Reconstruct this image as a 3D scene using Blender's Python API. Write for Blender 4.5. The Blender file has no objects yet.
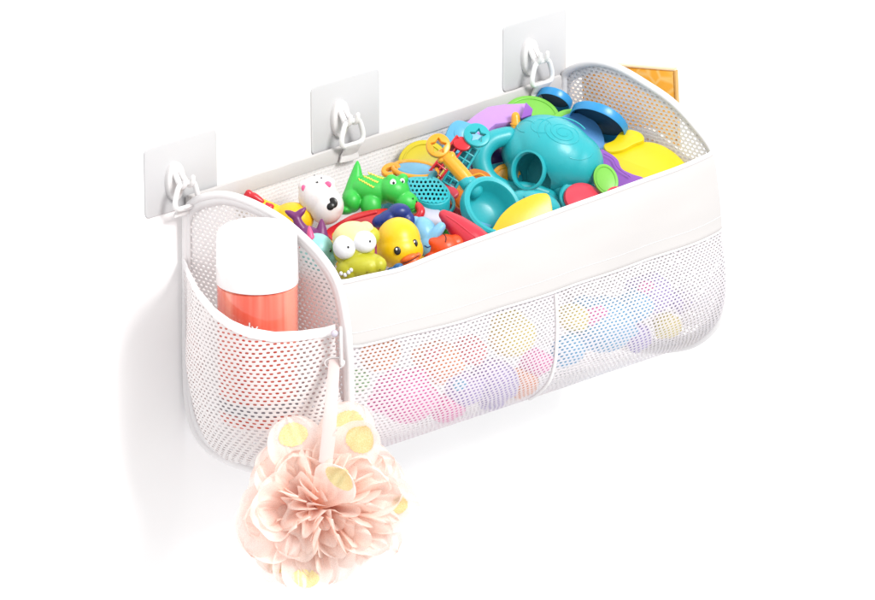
import bpy, bmesh, math, random
from mathutils import Vector, Matrix, noise
from mathutils.bvhtree import BVHTree
random.seed(7)
S = bpy.context.scene
COL = S.collection
PI = math.pi

# ---------------------------------------------------------------- camera
AZ, EL = math.radians(45), math.radians(19.5)
DIST, PPM, PW, PH = 4.2, 1200.0, 875.0, 600.0
K = 1.0 / PPM
F = DIST * PPM
R_ = Vector((math.cos(AZ), -math.sin(AZ), 0))
V_ = Vector((math.sin(AZ) * math.cos(EL), math.cos(AZ) * math.cos(EL), -math.sin(EL)))
U_ = R_.cross(V_)
CAM = -DIST * V_ - R_ * ((186 - PW / 2) / PPM) - U_ * ((PH / 2 - 446) / PPM)
cd = bpy.data.cameras.new('camera'); cam = bpy.data.objects.new('camera', cd); COL.objects.link(cam)
cd.sensor_width = 36; cd.lens = 36 * F / PW; cd.clip_start = .1; cd.clip_end = 200
cam.matrix_world = Matrix.Translation(CAM) @ Matrix((R_, U_, -V_)).transposed().to_4x4()
S.camera = cam

def ray(px, py): return V_ * F + R_ * (px - PW / 2) + U_ * (PH / 2 - py)
def on_y(px, py, u):                     # point at the distance u in front of the wall
    d = ray(px, py); return CAM + d * ((-u - CAM.y) / d.y)
def on_x(px, py, x):                     # point in the plane of an end panel
    d = ray(px, py); return CAM + d * ((x - CAM.x) / d.x)

# ---------------------------------------------------------------- materials
def new_mat(name):
    m = bpy.data.materials.new(name); m.use_nodes = True
    return m, m.node_tree, m.node_tree.nodes['Principled BSDF']
ALB = .84
def srgb(c):
    return tuple(ALB * ((v / 255 / 12.92) if v / 255 <= .04045 else ((v / 255 + .055) / 1.055) ** 2.4) for v in c) + (1,)
def plastic(name, rgb, rough=.34, sss=.0, bump=.08, scale=700, k=.93):
    m, nt, b = new_mat(name)
    c = tuple(v * k for v in srgb(rgb)[:3]) + (1,)
    n = nt.nodes.new('ShaderNodeTexNoise'); n.inputs['Scale'].default_value = 60; n.inputs['Detail'].default_value = 4
    tc = nt.nodes.new('ShaderNodeTexCoord'); nt.links.new(tc.outputs['Object'], n.inputs['Vector'])
    mx = nt.nodes.new('ShaderNodeMix'); mx.data_type = 'RGBA'
    mx.inputs['A'].default_value = tuple(v * (.95 if bump else .985) for v in c[:3]) + (1,)
    mx.inputs['B'].default_value = tuple(min(1, v * (1.04 if bump else 1.01)) for v in c[:3]) + (1,)
    nt.links.new(n.outputs['Fac'], mx.inputs['Factor']); nt.links.new(mx.outputs['Result'], b.inputs['Base Color'])
    mr = nt.nodes.new('ShaderNodeMapRange'); mr.inputs['To Min'].default_value = rough - .07; mr.inputs['To Max'].default_value = rough + .1
    nt.links.new(n.outputs['Fac'], mr.inputs['Value']); nt.links.new(mr.outputs['Result'], b.inputs['Roughness'])
    if bump:
        n2 = nt.nodes.new('ShaderNodeTexNoise'); n2.inputs['Scale'].default_value = scale
        nt.links.new(tc.outputs['Object'], n2.inputs['Vector'])
        bp = nt.nodes.new('ShaderNodeBump'); bp.inputs['Strength'].default_value = bump; bp.inputs['Distance'].default_value = .0006
        nt.links.new(n2.outputs['Fac'], bp.inputs['Height']); nt.links.new(bp.outputs['Normal'], b.inputs['Normal'])
    if sss:
        b.inputs['Subsurface Weight'].default_value = sss
        b.inputs['Subsurface Radius'].default_value = (1, .6, .4); b.inputs['Subsurface Scale'].default_value = .006
    return m
def math_node(nt, op, a, b=None):
    n = nt.nodes.new('ShaderNodeMath'); n.operation = op
    for i, v in enumerate((a, b)):
        if v is None: continue
        if isinstance(v, (int, float)): n.inputs[i].default_value = v
        else: nt.links.new(v, n.inputs[i])
    return n.outputs[0]
def mesh_fabric(name, pw, ph, ha, hb, rgb=(250, 248, 248), through=.12, coord='UV', trans=.35, hole_open=1.0, rough=.6, plane='xy'):
    """Knitted mesh: staggered rounded holes laid out in metres."""
    m, nt, b = new_mat(name)
    tc = nt.nodes.new('ShaderNodeTexCoord'); sp = nt.nodes.new('ShaderNodeSeparateXYZ')
    nt.links.new(tc.outputs[coord], sp.inputs[0])
    nz = nt.nodes.new('ShaderNodeTexNoise'); nz.inputs['Scale'].default_value = 35
    nt.links.new(tc.outputs[coord], nz.inputs['Vector'])
    wob = math_node(nt, 'MULTIPLY', math_node(nt, 'SUBTRACT', nz.outputs['Fac'], .5), .0035)
    a0 = sp.outputs['XYZ'.index(plane[0].upper())]; b0 = sp.outputs['XYZ'.index(plane[1].upper())]
    uu = math_node(nt, 'DIVIDE', math_node(nt, 'ADD', a0, wob), pw)
    vv = math_node(nt, 'DIVIDE', math_node(nt, 'ADD', b0, wob), ph)
    row = math_node(nt, 'FLOOR', vv)
    uu = math_node(nt, 'ADD', uu, math_node(nt, 'MULTIPLY', math_node(nt, 'FLOORED_MODULO', row, 2), .5))
    fu = math_node(nt, 'SUBTRACT', math_node(nt, 'FRACT', uu), .5)
    fv = math_node(nt, 'SUBTRACT', math_node(nt, 'FRACT', vv), .5)
    e = lambda x, s: math_node(nt, 'POWER', math_node(nt, 'ABSOLUTE', math_node(nt, 'DIVIDE', x, s)), 2.6)
    dd = math_node(nt, 'ADD', e(fu, ha), e(fv, hb))
    mr = nt.nodes.new('ShaderNodeMapRange'); mr.interpolation_type = 'SMOOTHSTEP'
    mr.inputs['From Min'].default_value = .75; mr.inputs['From Max'].default_value = 1.25
    mr.inputs['To Min'].default_value = hole_open; mr.inputs['To Max'].default_value = through
    nt.links.new(dd, mr.inputs['Value'])
    b.inputs['Base Color'].default_value = srgb(rgb); b.inputs['Roughness'].default_value = rough
    b.inputs['Specular IOR Level'].default_value = .25
    bp = nt.nodes.new('ShaderNodeBump'); bp.inputs['Strength'].default_value = .15; bp.inputs['Distance'].default_value = .0006
    nt.links.new(dd, bp.inputs['Height']); nt.links.new(bp.outputs['Normal'], b.inputs['Normal'])
    tl = nt.nodes.new('ShaderNodeBsdfTranslucent'); tl.inputs['Color'].default_value = srgb(rgb)
    m1 = nt.nodes.new('ShaderNodeMixShader'); m1.inputs[0].default_value = trans
    nt.links.new(b.outputs[0], m1.inputs[1]); nt.links.new(tl.outputs[0], m1.inputs[2])
    tp = nt.nodes.new('ShaderNodeBsdfTransparent')
    m2 = nt.nodes.new('ShaderNodeMixShader')
    nt.links.new(mr.outputs['Result'], m2.inputs[0]); nt.links.new(m1.outputs[0], m2.inputs[1]); nt.links.new(tp.outputs[0], m2.inputs[2])
    nt.links.new(m2.outputs[0], nt.nodes['Material Output'].inputs['Surface'])
    return m
def cloth(name, rgb, weave=1500, trans=.25, wrinkle=.25):
    m, nt, b = new_mat(name)
    b.inputs['Base Color'].default_value = srgb(rgb); b.inputs['Roughness'].default_value = .85
    b.inputs['Specular IOR Level'].default_value = .2
    tc = nt.nodes.new('ShaderNodeTexCoord')
    n1 = nt.nodes.new('ShaderNodeTexNoise'); n1.inputs['Scale'].default_value = weave
    n2 = nt.nodes.new('ShaderNodeTexNoise'); n2.inputs['Scale'].default_value = 17; n2.inputs['Detail'].default_value = 1.5
    mp = nt.nodes.new('ShaderNodeMapping'); mp.inputs['Scale'].default_value = (.5, 1, 1.8)
    nt.links.new(tc.outputs['Object'], mp.inputs[0]); nt.links.new(mp.outputs[0], n2.inputs['Vector'])
    nt.links.new(tc.outputs['Object'], n1.inputs['Vector'])
    b1 = nt.nodes.new('ShaderNodeBump'); b1.inputs['Strength'].default_value = .3; b1.inputs['Distance'].default_value = .0004
    b2 = nt.nodes.new('ShaderNodeBump'); b2.inputs['Strength'].default_value = wrinkle; b2.inputs['Distance'].default_value = .006
    nt.links.new(n1.outputs['Fac'], b1.inputs['Height']); nt.links.new(n2.outputs['Fac'], b2.inputs['Height'])
    nt.links.new(b2.outputs['Normal'], b1.inputs['Normal']); nt.links.new(b1.outputs['Normal'], b.inputs['Normal'])
    tl = nt.nodes.new('ShaderNodeBsdfTranslucent'); tl.inputs['Color'].default_value = srgb(rgb)
    mx = nt.nodes.new('ShaderNodeMixShader'); mx.inputs[0].default_value = trans
    nt.links.new(b.outputs[0], mx.inputs[1]); nt.links.new(tl.outputs[0], mx.inputs[2])
    nt.links.new(mx.outputs[0], nt.nodes['Material Output'].inputs['Surface'])
    return m

# ---------------------------------------------------------------- scene objects
def tag(o, label=None, cat=None, group=None, kind=None):
    for k, v in (('label', label), ('category', cat), ('group', group), ('kind', kind)):
        if v: o[k] = v
    return o
def link(name, verts, faces, mat, parent=None, smooth=True, uvs=None):
    me = bpy.data.meshes.new(name); me.from_pydata([tuple(v) for v in verts], [], faces)
    if uvs:
        lay = me.uv_layers.new(name='UVMap')
        for lp in me.loops: lay.data[lp.index].uv = uvs[lp.vertex_index]
    bm = bmesh.new(); bm.from_mesh(me); bmesh.ops.recalc_face_normals(bm, faces=bm.faces); bm.to_mesh(me); bm.free()
    return link_mesh(name, me, mat, parent, smooth)
def link_mesh(name, me, mat, parent=None, smooth=True):
    o = bpy.data.objects.new(name, me); COL.objects.link(o)
    me.materials.clear(); me.materials.append(mat)
    for p in me.polygons: p.use_smooth = smooth
    if smooth:
        try: me.set_sharp_from_angle(angle=math.radians(42))
        except Exception: pass
    if parent:
        o.parent = parent
    return o
def empty(name, loc, label, cat, group=None):
    o = bpy.data.objects.new(name, None); COL.objects.link(o); o.location = loc
    o.empty_display_size = .02
    return tag(o, label, cat, group)

class Thing:
    """An Empty in the pile; its parts are drawn in a frame that leans like the object does:
    x across, y away, z up, all measured in 1/1200 m."""
    def __init__(s, name, label, cat, ax, ay, u, group=None):
        s.ax, s.ay = ax, ay
        p = on_y(ax, ay, u)
        s.o = empty(name, p, label, cat, group)
        s.o.rotation_euler = Matrix((R_, V_, U_)).transposed().to_euler()
        k = (p - CAM).dot(V_) / DIST
        s.o.scale = (k, k, k)
        s.bvh = None
    def L(s, p):
        return Vector(((p[0] - s.ax) * K, (p[2] if len(p) > 2 else 0) * K, (s.ay - p[1]) * K))
    def stick(s, px, py, lift=0):          # depth of the surface under a spot, in drawing units
        if s.bvh:
            h = s.bvh.ray_cast(s.L((px, py, -300)), Vector((0, 1, 0)))
            if h[0] is not None: return h[0].y / K - lift
        return 0 - lift

class G:
    """Collects shapes of one part."""
    def __init__(s, t): s.t = t; s.v = []; s.f = []
    def add(s, v, f):
        n = len(s.v); s.v += [Vector(p) for p in v]; s.f += [tuple(i + n for i in q) for q in f]; return s
    def ell(s, c, r, rot=0, seg=28, rings=18, M=None):
        c = s.t.L(c); v = []; f = []
        ca, sa = math.cos(math.radians(rot)), math.sin(math.radians(rot))
        for i in range(rings + 1):
            th = PI * i / rings
            for j in range(seg):
                ph = 2 * PI * j / seg
                p = Vector((r[0] * math.sin(th) * math.cos(ph), r[1] * math.sin(th) * math.sin(ph), r[2] * math.cos(th))) * K
                p = M @ p if M else Vector((p.x * ca - p.z * sa, p.y, p.x * sa + p.z * ca))
                v.append(c + p)
        for i in range(rings):
            for j in range(seg):
                f.append((i * seg + j, i * seg + (j + 1) % seg, (i + 1) * seg + (j + 1) % seg, (i + 1) * seg + j))
        bm = bmesh.new(); vs = [bm.verts.new(p) for p in v]
        for q in f:
            try: bm.faces.new([vs[k] for k in q])
            except ValueError: pass
        bmesh.ops.remove_doubles(bm, verts=bm.verts, dist=1e-7)
        bm.verts.index_update()
        s.add([x.co.copy() for x in bm.verts], [[x.index for x in q.verts] for q in bm.faces]); bm.free()
        return s
    def tube(s, pts, rad, seg=12, closed=False, local=False, flat=1.0, smooth=True):
        P = [Vector(p) if local else s.t.L(p) for p in pts]
        rr = list(rad) if isinstance(rad, (list, tuple)) else [rad] * len(P)
        if smooth and len(P) > 2: P, rr = crv(P, rr, closed)
        v, f = sweep(P, [x * K for x in rr], seg, closed, flat)
        return s.add(v, f)
    def prism(s, outline, th, d=0, grad=(0, 0), bev=1.2, smooth=True, hole=None, n=72):
        """Flat plate: outline in the drawing plane, leaning by grad, th thick."""
        o = cm(outline) if smooth else list(outline)
        if hole: o = resample(o, n)
        cx = sum(p[0] for p in o) / len(o); cy = sum(p[1] for p in o) / len(o)
        area = sum(o[i][0] * o[(i + 1) % len(o)][1] - o[(i + 1) % len(o)][0] * o[i][1] for i in range(len(o)))
        if area < 0: o.reverse()
        nrm = Vector((grad[0], -1, -grad[1])).normalized()     # faces the viewer
        def loop(ol, off, dep):
            r = []
            N = len(ol)
            for i, p in enumerate(ol):
                a, c = ol[i - 1], ol[(i + 1) % N]
                tx, ty = c[0] - a[0], c[1] - a[1]; l = math.hypot(tx, ty) or 1
                q = (p[0] - ty / l * off * -1 * -1, p[1] + tx / l * off)
                q = (p[0] - (ty / l) * off, p[1] + (tx / l) * off)
                base = s.t.L((q[0], q[1], d + grad[0] * (q[0] - cx) + grad[1] * (q[1] - cy)))
                r.append(base - nrm * dep * K)
            return r
        b = min(bev, th * .48)
        rings = [(b, 0), (b * .3, b * .3), (0, b), (0, th - b), (b * .3, th - b * .3), (b, th)]
        v = []; f = []
        N = len(o)
        for off, dep in rings: v += loop(o, off, dep)
        for k in range(5):
            for i in range(N):
                j = (i + 1) % N
                f.append((k * N + i, k * N + j, (k + 1) * N + j, (k + 1) * N + i))
        if not hole:
            f.append(tuple(range(N))); f.append(tuple(reversed(range(5 * N, 6 * N))))
        else:
            h = resample(hole, N)
            ah = sum(h[i][0] * h[(i + 1) % N][1] - h[(i + 1) % N][0] * h[i][1] for i in range(N))
            if ah < 0: h.reverse()
            # line the two loops up by angle
            ang = lambda p: math.atan2(p[1] - cy, p[0] - cx)
            best = min(range(N), key=lambda i: abs(math.atan2(math.sin(ang(h[i]) - ang(o[0])), math.cos(ang(h[i]) - ang(o[0])))))
            h = h[best:] + h[:best]
            n0 = len(v)
            v += loop(h, -.6, 0) + loop(h, 0, .7) + loop(h, 0, th)
            for i in range(N):
                j = (i + 1) % N
                f.append((i, j, n0 + j, n0 + i)); f.append((n0 + i, n0 + j, n0 + N + j, n0 + N + i))
                f.append((n0 + N + i, n0 + N + j, n0 + 2 * N + j, n0 + 2 * N + i))
                f.append((5 * N + i, 5 * N + j, n0 + 2 * N + j, n0 + 2 * N + i))
        return s.add(v, f)
    def lathe(s, c, axis, prof, seg=40, sx=1.0, sy=1.0, roll=0, closed=False):
        """prof: (radius, height along axis)."""
        c = s.t.L(c); a = Vector(axis).normalized()
        e1 = a.cross(Vector((0, 0, 1))); e1 = e1.normalized() if e1.length > .05 else Vector((1, 0, 0))
        e2 = a.cross(e1)
        q = Matrix.Rotation(math.radians(roll), 3, a); e1 = q @ e1; e2 = q @ e2
        v = []; f = []
        for r, h in prof:
            for j in range(seg):
                t = 2 * PI * j / seg
                v.append(c + (e1 * math.cos(t) * sx * r + e2 * math.sin(t) * sy * r + a * h) * K)
        n = len(prof)
        for i in range(n - 1 + (1 if closed else 0)):
            i2 = (i + 1) % n
            for j in range(seg):
                f.append((i * seg + j, i * seg + (j + 1) % seg, i2 * seg + (j + 1) % seg, i2 * seg + j))
        if not closed:
            if prof[0][0] > .01: f.append(tuple(range(seg)))
            if prof[-1][0] > .01: f.append(tuple(reversed(range((n - 1) * seg, n * seg))))
        return s.add(v, f)
    def make(s, name, mat, parent=None, smooth=True):
        return link(name, s.v, s.f, mat, parent or s.t.o, smooth)
    def blob(s, name, mat, voxel=.9, it=6, cut=None, parent=None, keep=True):
        """Melts the collected shapes into one soft moulded body."""
        me = bpy.data.meshes.new(name); me.from_pydata([tuple(p) for p in s.v], [], s.f)
        o = bpy.data.objects.new(name, me); COL.objects.link(o)
        md = o.modifiers.new('r', 'REMESH'); md.mode = 'VOXEL'; md.voxel_size = voxel * K
        sm = o.modifiers.new('s', 'SMOOTH'); sm.iterations = it; sm.factor = .5
        tmp = None
        if cut:
            cm_ = bpy.data.meshes.new('cut'); cm_.from_pydata([tuple(p) for p in cut.v], [], cut.f)
            bm = bmesh.new(); bm.from_mesh(cm_); bmesh.ops.recalc_face_normals(bm, faces=bm.faces); bm.to_mesh(cm_); bm.free()
            tmp = bpy.data.objects.new('cut', cm_); COL.objects.link(tmp)
            bo = o.modifiers.new('b', 'BOOLEAN'); bo.object = tmp; bo.operation = 'DIFFERENCE'; bo.solver = 'EXACT'
        dg = bpy.context.evaluated_depsgraph_get(); dg.update()
        out = bpy.data.meshes.new_from_object(o.evaluated_get(dg)); out.name = name
        bpy.data.objects.remove(o)
        if tmp: bpy.data.objects.remove(tmp)
        if keep:
            bm = bmesh.new(); bm.from_mesh(out); s.t.bvh = BVHTree.FromBMesh(bm); bm.free()
        ob = link_mesh(name, out, mat, parent or s.t.o); ob.name = name
        return ob
    def dot(s, px, py, rx, ry, rot=0, lift=.2, thick=.9):     # a printed or moulded spot on the body
        return s.ell((px, py, s.t.stick(px, py) + .1 - lift), (rx, thick, ry), rot, 20, 10)

def cm(pts, n=6):
    N = len(pts); out = []
    for i in range(N):
        p0, p1, p2, p3 = pts[i - 1], pts[i], pts[(i + 1) % N], pts[(i + 2) % N]
        for k in range(n):
            t = k / n
            out.append(tuple(.5 * (2 * b + (c - a) * t + (2 * a - 5 * b + 4 * c - d) * t * t + (3 * b - a - 3 * c + d) * t ** 3)
                             for a, b, c, d in zip(p0, p1, p2, p3)))
    return out
def resample(o, n):
    P = list(o) + [o[0]]; L = [0]
    for a, b in zip(P, P[1:]): L.append(L[-1] + math.hypot(b[0] - a[0], b[1] - a[1]))
    out = []; j = 0
    for i in range(n):
        t = L[-1] * i / n
        while L[j + 1] < t: j += 1
        w = (t - L[j]) / max(1e-9, L[j + 1] - L[j])
        out.append((P[j][0] + (P[j + 1][0] - P[j][0]) * w, P[j][1] + (P[j + 1][1] - P[j][1]) * w))
    return out
def crv(P, rr, closed=False, n=8):
    N = len(P); o = []; r2 = []
    for i in range(N if closed else N - 1):
        g = (lambda k: P[k % N]) if closed else (lambda k: P[max(0, min(N - 1, k))])
        h = (lambda k: rr[k % N]) if closed else (lambda k: rr[max(0, min(N - 1, k))])
        p0, p1, p2, p3 = g(i - 1), g(i), g(i + 1), g(i + 2)
        for k in range(n):
            t = k / n
            o.append(.5 * (2 * p1 + (p2 - p0) * t + (2 * p0 - 5 * p1 + 4 * p2 - p3) * t * t + (3 * p1 - p0 - 3 * p2 + p3) * t ** 3))
            r2.append(h(i) + (h(i + 1) - h(i)) * t)
    if not closed: o.append(P[-1].copy()); r2.append(rr[-1])
    return o, r2
def sweep(P, rr, seg=12, closed=False, flat=1.0, up=None):
    N = len(P); v = []; f = []
    prev = None
    rows = []
    def frame(t):
        nonlocal prev
        if prev is None:
            ref = up or (Vector((0, 1, 0)) if abs(t.y) < .9 else Vector((1, 0, 0)))
            e = ref - t * ref.dot(t)
        else: e = prev - t * prev.dot(t)
        e.normalize(); prev = e
        return e, t.cross(e)
    for i in range(N):
        a = P[i - 1] if (closed or i) else P[i]; b = P[(i + 1) % N] if (closed or i < N - 1) else P[i]
        t = (b - a).normalized() if (b - a).length > 1e-9 else Vector((1, 0, 0))
        e1, e2 = frame(t)
        def ring(c, r): return [c + e1 * math.cos(2 * PI * j / seg) * r * flat + e2 * math.sin(2 * PI * j / seg) * r for j in range(seg)]
        if not closed and i == 0:
            for q in (80, 55, 28): rows.append(ring(P[i] - t * rr[i] * math.sin(math.radians(q)) * min(1, flat), rr[i] * math.cos(math.radians(q))))
        rows.append(ring(P[i], rr[i]))
        if not closed and i == N - 1:
            for q in (28, 55, 80): rows.append(ring(P[i] + t * rr[i] * math.sin(math.radians(q)) * min(1, flat), rr[i] * math.cos(math.radians(q))))
    for r in rows: v += r
    n = len(rows)
    for i in range(n if closed else n - 1):
        i2 = (i + 1) % n
        for j in range(seg):
            f.append((i * seg + j, i * seg + (j + 1) % seg, i2 * seg + (j + 1) % seg, i2 * seg + j))
    if not closed: f.append(tuple(range(seg))); f.append(tuple(reversed(range((n - 1) * seg, n * seg))))
    return v, f
def circ(cx, cy, rx, ry=None, rot=0, n=40, a0=0, a1=360):
    ry = ry or rx; q = math.radians(rot); o = []
    for i in range(n):
        t = math.radians(a0 + (a1 - a0) * i / (n if a1 - a0 == 360 else n - 1))
        x, y = rx * math.cos(t), ry * math.sin(t)
        o.append((cx + x * math.cos(q) - y * math.sin(q), cy + x * math.sin(q) + y * math.cos(q)))
    return o
def star(cx, cy, r, rr=.5, rot=0, sy=1):
    return [(cx + (r if i % 2 == 0 else r * rr) * math.sin(math.radians(36 * i + rot)),
             cy - sy * (r if i % 2 == 0 else r * rr) * math.cos(math.radians(36 * i + rot))) for i in range(10)]
# ---------------------------------------------------------------- light
W = bpy.data.worlds.new('World'); S.world = W; W.use_nodes = True
W.node_tree.nodes['Background'].inputs[0].default_value = (1, 1, 1, 1)
W.node_tree.nodes['Background'].inputs[1].default_value = 1.06
def area(name, loc, aim, size, power, color=(1, 1, 1)):
    l = bpy.data.lights.new(name, 'AREA'); l.shape = 'DISK'; l.size = size; l.energy = power; l.color = color
    o = bpy.data.objects.new(name, l); COL.objects.link(o); o.location = loc
    o.rotation_euler = (Vector(aim) - Vector(loc)).to_track_quat('-Z', 'Y').to_euler()
    return o
area('softbox_key', (.10, -3.4, 2.9), (.22, -.1, .12), 1.5, 185, (1, .985, .965))
S.view_settings.view_transform = 'Standard'; S.view_settings.look = 'None'; S.view_settings.exposure = 0
S.render.engine = 'CYCLES'
S.cycles.use_denoising = True
S.cycles.max_bounces = 10; S.cycles.transparent_max_bounces = 24; S.cycles.diffuse_bounces = 5
S.cycles.caustics_reflective = False; S.cycles.caustics_refractive = False

# ---------------------------------------------------------------- wall
m_wall, nt, b = new_mat('white painted wall')
b.inputs['Base Color'].default_value = (.95, .95, .955, 1); b.inputs['Roughness'].default_value = .7; b.inputs['Specular IOR Level'].default_value = .1
n_ = nt.nodes.new('ShaderNodeTexNoise'); n_.inputs['Scale'].default_value = 90; n_.inputs['Detail'].default_value = 5
bp_ = nt.nodes.new('ShaderNodeBump'); bp_.inputs['Strength'].default_value = .02; bp_.inputs['Distance'].default_value = .002
nt.links.new(n_.outputs['Fac'], bp_.inputs['Height']); nt.links.new(bp_.outputs['Normal'], b.inputs['Normal'])
WY = .0034
tag(link('wall', [(-6, WY, -6), (6, WY, -6), (6, WY, 6), (-6, WY, 6)], [(0, 1, 2, 3)], m_wall), kind='structure')

# ---------------------------------------------------------------- the organiser
m_mesh_side = mesh_fabric('side mesh', .0056, .0034, .27, .24, rgb=(243, 240, 241), through=.05, trans=.12)
m_mesh_front = mesh_fabric('front mesh', .0050, .0030, .265, .225, rgb=(245, 240, 244), through=.23, hole_open=.95, trans=.12)
m_mesh_back = mesh_fabric('back mesh', .0050, .0032, .20, .20, rgb=(266, 264, 264), through=.02, hole_open=.22)
m_band = cloth('white band cloth', (215, 212, 211), trans=.1, wrinkle=.3)
m_pipe = cloth('piping cloth', (246, 244, 245), trans=.05, wrinkle=.05)
m_strap = cloth('strap cloth', (234, 232, 232), trans=.1, wrinkle=.05)
m_loop = plastic('white loop plastic', (246, 246, 246), .3, bump=0, k=.93)
LEN = .453
OUT = [(186, 225), (186.5, 212), (192, 203), (205, 197), (226, 195), (252, 203), (281, 219), (306, 240), (325, 261), (338, 283),
       (345, 312), (349, 346), (350.5, 390), (350, 428), (343, 452), (322, 468), (285, 473), (245, 467), (214, 453), (196, 432), (188, 402), (186, 360), (186, 290)]
OUT_R = [(560, 96), (561, 84), (566, 73), (580, 65.5), (598, 63), (620, 69), (646, 84), (672, 102), (695, 126), (713, 152),
         (719, 188), (722, 228), (726, 262), (726, 297), (717, 324), (694, 344), (660, 350), (620, 346), (590, 333), (572, 313), (563, 285), (560, 245), (560, 160)]
SUB = 8
def profile(out, x):
    c = []
    for p in out:
        w = on_x(p[0], p[1], x); c.append((max(.001, -w.y), w.z))
    return cm(c, SUB)
PROF, PROF_R = profile(OUT, 0), profile(OUT_R, LEN)      # closed profiles (u out of the wall, z up)
def pr_at(i, s):
    a, c = PROF[i % NP], PROF_R[i % NP]
    return a[0] + (c[0] - a[0]) * s, a[1] + (c[1] - a[1]) * s
NP = len(PROF)
I_RIM, I_BAND, I_MESH, I_BOT = 9 * SUB, 11 * SUB, 15 * SUB, 20 * SUB
SEAM = .505
org = empty('bath_toy_organizer', (LEN / 2, -.09, PROF[16 * SUB][1]), 'white mesh bath toy organiser hanging on the wall, full of colourful toys', 'organiser')
OFF = Vector(org.location)
def olink(name, v, f, m, uvs=None, parent=None, smooth=True):
    return link(name, [Vector(p) - OFF for p in v], f, m, parent or org, smooth, uvs)
def bow(s, i):
    """How far the stuffed front stands out / sags at s along the length and profile index i."""
    e = max(0, math.sin(PI * s))
    if i < I_RIM: return 0, 0
    lo = min(1, max(0, (i - I_RIM) / (I_BAND - I_RIM)))
    a = SEAM
    q = s / a if s < a else (s - a) / (1 - a)
    puff = .011 * max(0, math.sin(PI * q)) ** .7 * min(1, max(0, (i - I_BAND) / SUB * .7)) * max(0, 1 - max(0, i - 12 * SUB) / (2.6 * SUB))
    fade = max(0, 1 - max(0, i - 12 * SUB) / (3 * SUB))
    b = (.005 + .004 * lo) * e ** .6 * fade + puff
    b += .0034 * noise.noise(Vector((s * 7, i * .07, 3.1))) * fade * e ** .5
    sag = (.0058 + .0016 * noise.noise(Vector((s * 6, 8.3, 1.7)))) * e ** .4
    sag += .0058 * math.exp(-((s - .135) / .085) ** 2) * e ** .5 * max(0, 1 - lo)
    sag = sag * (1 if i < I_BAND else max(0, 1 - (i - I_BAND) / (3 * SUB)))
    return b, sag
def skin(name, i0, i1, mat, lift=0.0, nx=110, rim_roll=False):
    v = []; f = []; uv = []
    idx = list(range(i0, i1 + 1)); arc = [0]
    for a, b in zip(idx, idx[1:]):
        p, q = PROF[a % NP], PROF[b % NP]; arc.append(arc[-1] + math.hypot(p[0] - q[0], p[1] - q[1]))
    for k, i in enumerate(idx):
        for j in range(nx + 1):
            s = j / nx; bo, sg = bow(s, i)
            p, a, c = pr_at(i, s), pr_at(i - 1, s), pr_at(i + 1, s)
            t = Vector((c[0] - a[0], c[1] - a[1])).normalized(); n = Vector((-t.y, t.x))
            if n.dot(Vector((p[0] - .09, p[1] - .11))) < 0: n = -n
            v.append((s * LEN, -(p[0] + n.x * (bo + lift)), p[1] + n.y * (bo + lift) - sg)); uv.append((s * LEN, -arc[k]))
    for k in range(len(idx) - 1):
        for j in range(nx):
            f.append((k * (nx + 1) + j, k * (nx + 1) + j + 1, (k + 1) * (nx + 1) + j + 1, (k + 1) * (nx + 1) + j))
    return olink(name, v, f, mat, uv), v, nx
front, fv, nx = skin('front_panel', I_BAND - 3, I_MESH, m_mesh_front)
bottom, _, _ = skin('bottom_panel', I_MESH, I_BOT, m_mesh_front, nx=60)
back, _, _ = skin('back_panel', I_BOT, NP + 1 * SUB - 2, m_mesh_back, nx=60)
band, bv, nx = skin('front_band', I_RIM, I_BAND, m_band, lift=.0016)
md = band.modifiers.new('thick', 'SOLIDIFY'); md.thickness = .0014; md.offset = -1
def rail(name, pts, r, mat, closed=False, parent=None, seg=12, smooth=True):
    P = [Vector(p) - OFF for p in pts]; rr = [r] * len(P)
    if smooth: P, rr = crv(P, rr, closed, 3)
    v, f = sweep(P, rr, seg, closed)
    return link(name, v, f, mat, parent or org)
rail('rim_binding', [Vector(bv[j]) + Vector((0, 0, .0004)) for j in range(0, nx + 1, 2)], .0019, m_pipe)
n_rows = I_BAND - I_RIM
rail('band_hem', [Vector(bv[n_rows * (nx + 1) + j]) for j in range(0, nx + 1, 2)], .0010, m_pipe)
sv = []; sf = []
row = n_rows - 3
for j in range(0, nx):
    for h0, h1 in ((.08, .42), (.58, .92)):
        a_ = Vector(bv[row * (nx + 1) + j]); b_ = Vector(bv[row * (nx + 1) + j + 1])
        q0, q1 = a_.lerp(b_, h0) + Vector((0, -.0003, 0)) - OFF, a_.lerp(b_, h1) + Vector((0, -.0003, 0)) - OFF
        v, f = sweep([q0, q1], [.00028, .00028], 6); k0 = len(sv); sv += v; sf += [tuple(i + k0 for i in q) for q in f]
link('stitching', sv, sf, m_pipe, band)
# seam that divides the two front pockets
sj = round(SEAM * nx)
rail('pocket_seam', [Vector(fv[k * (nx + 1) + sj]) + Vector((0, -.0012, 0)) for k in range(4, I_MESH - I_BAND + 1, 2)], .0015, m_pipe)
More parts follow.
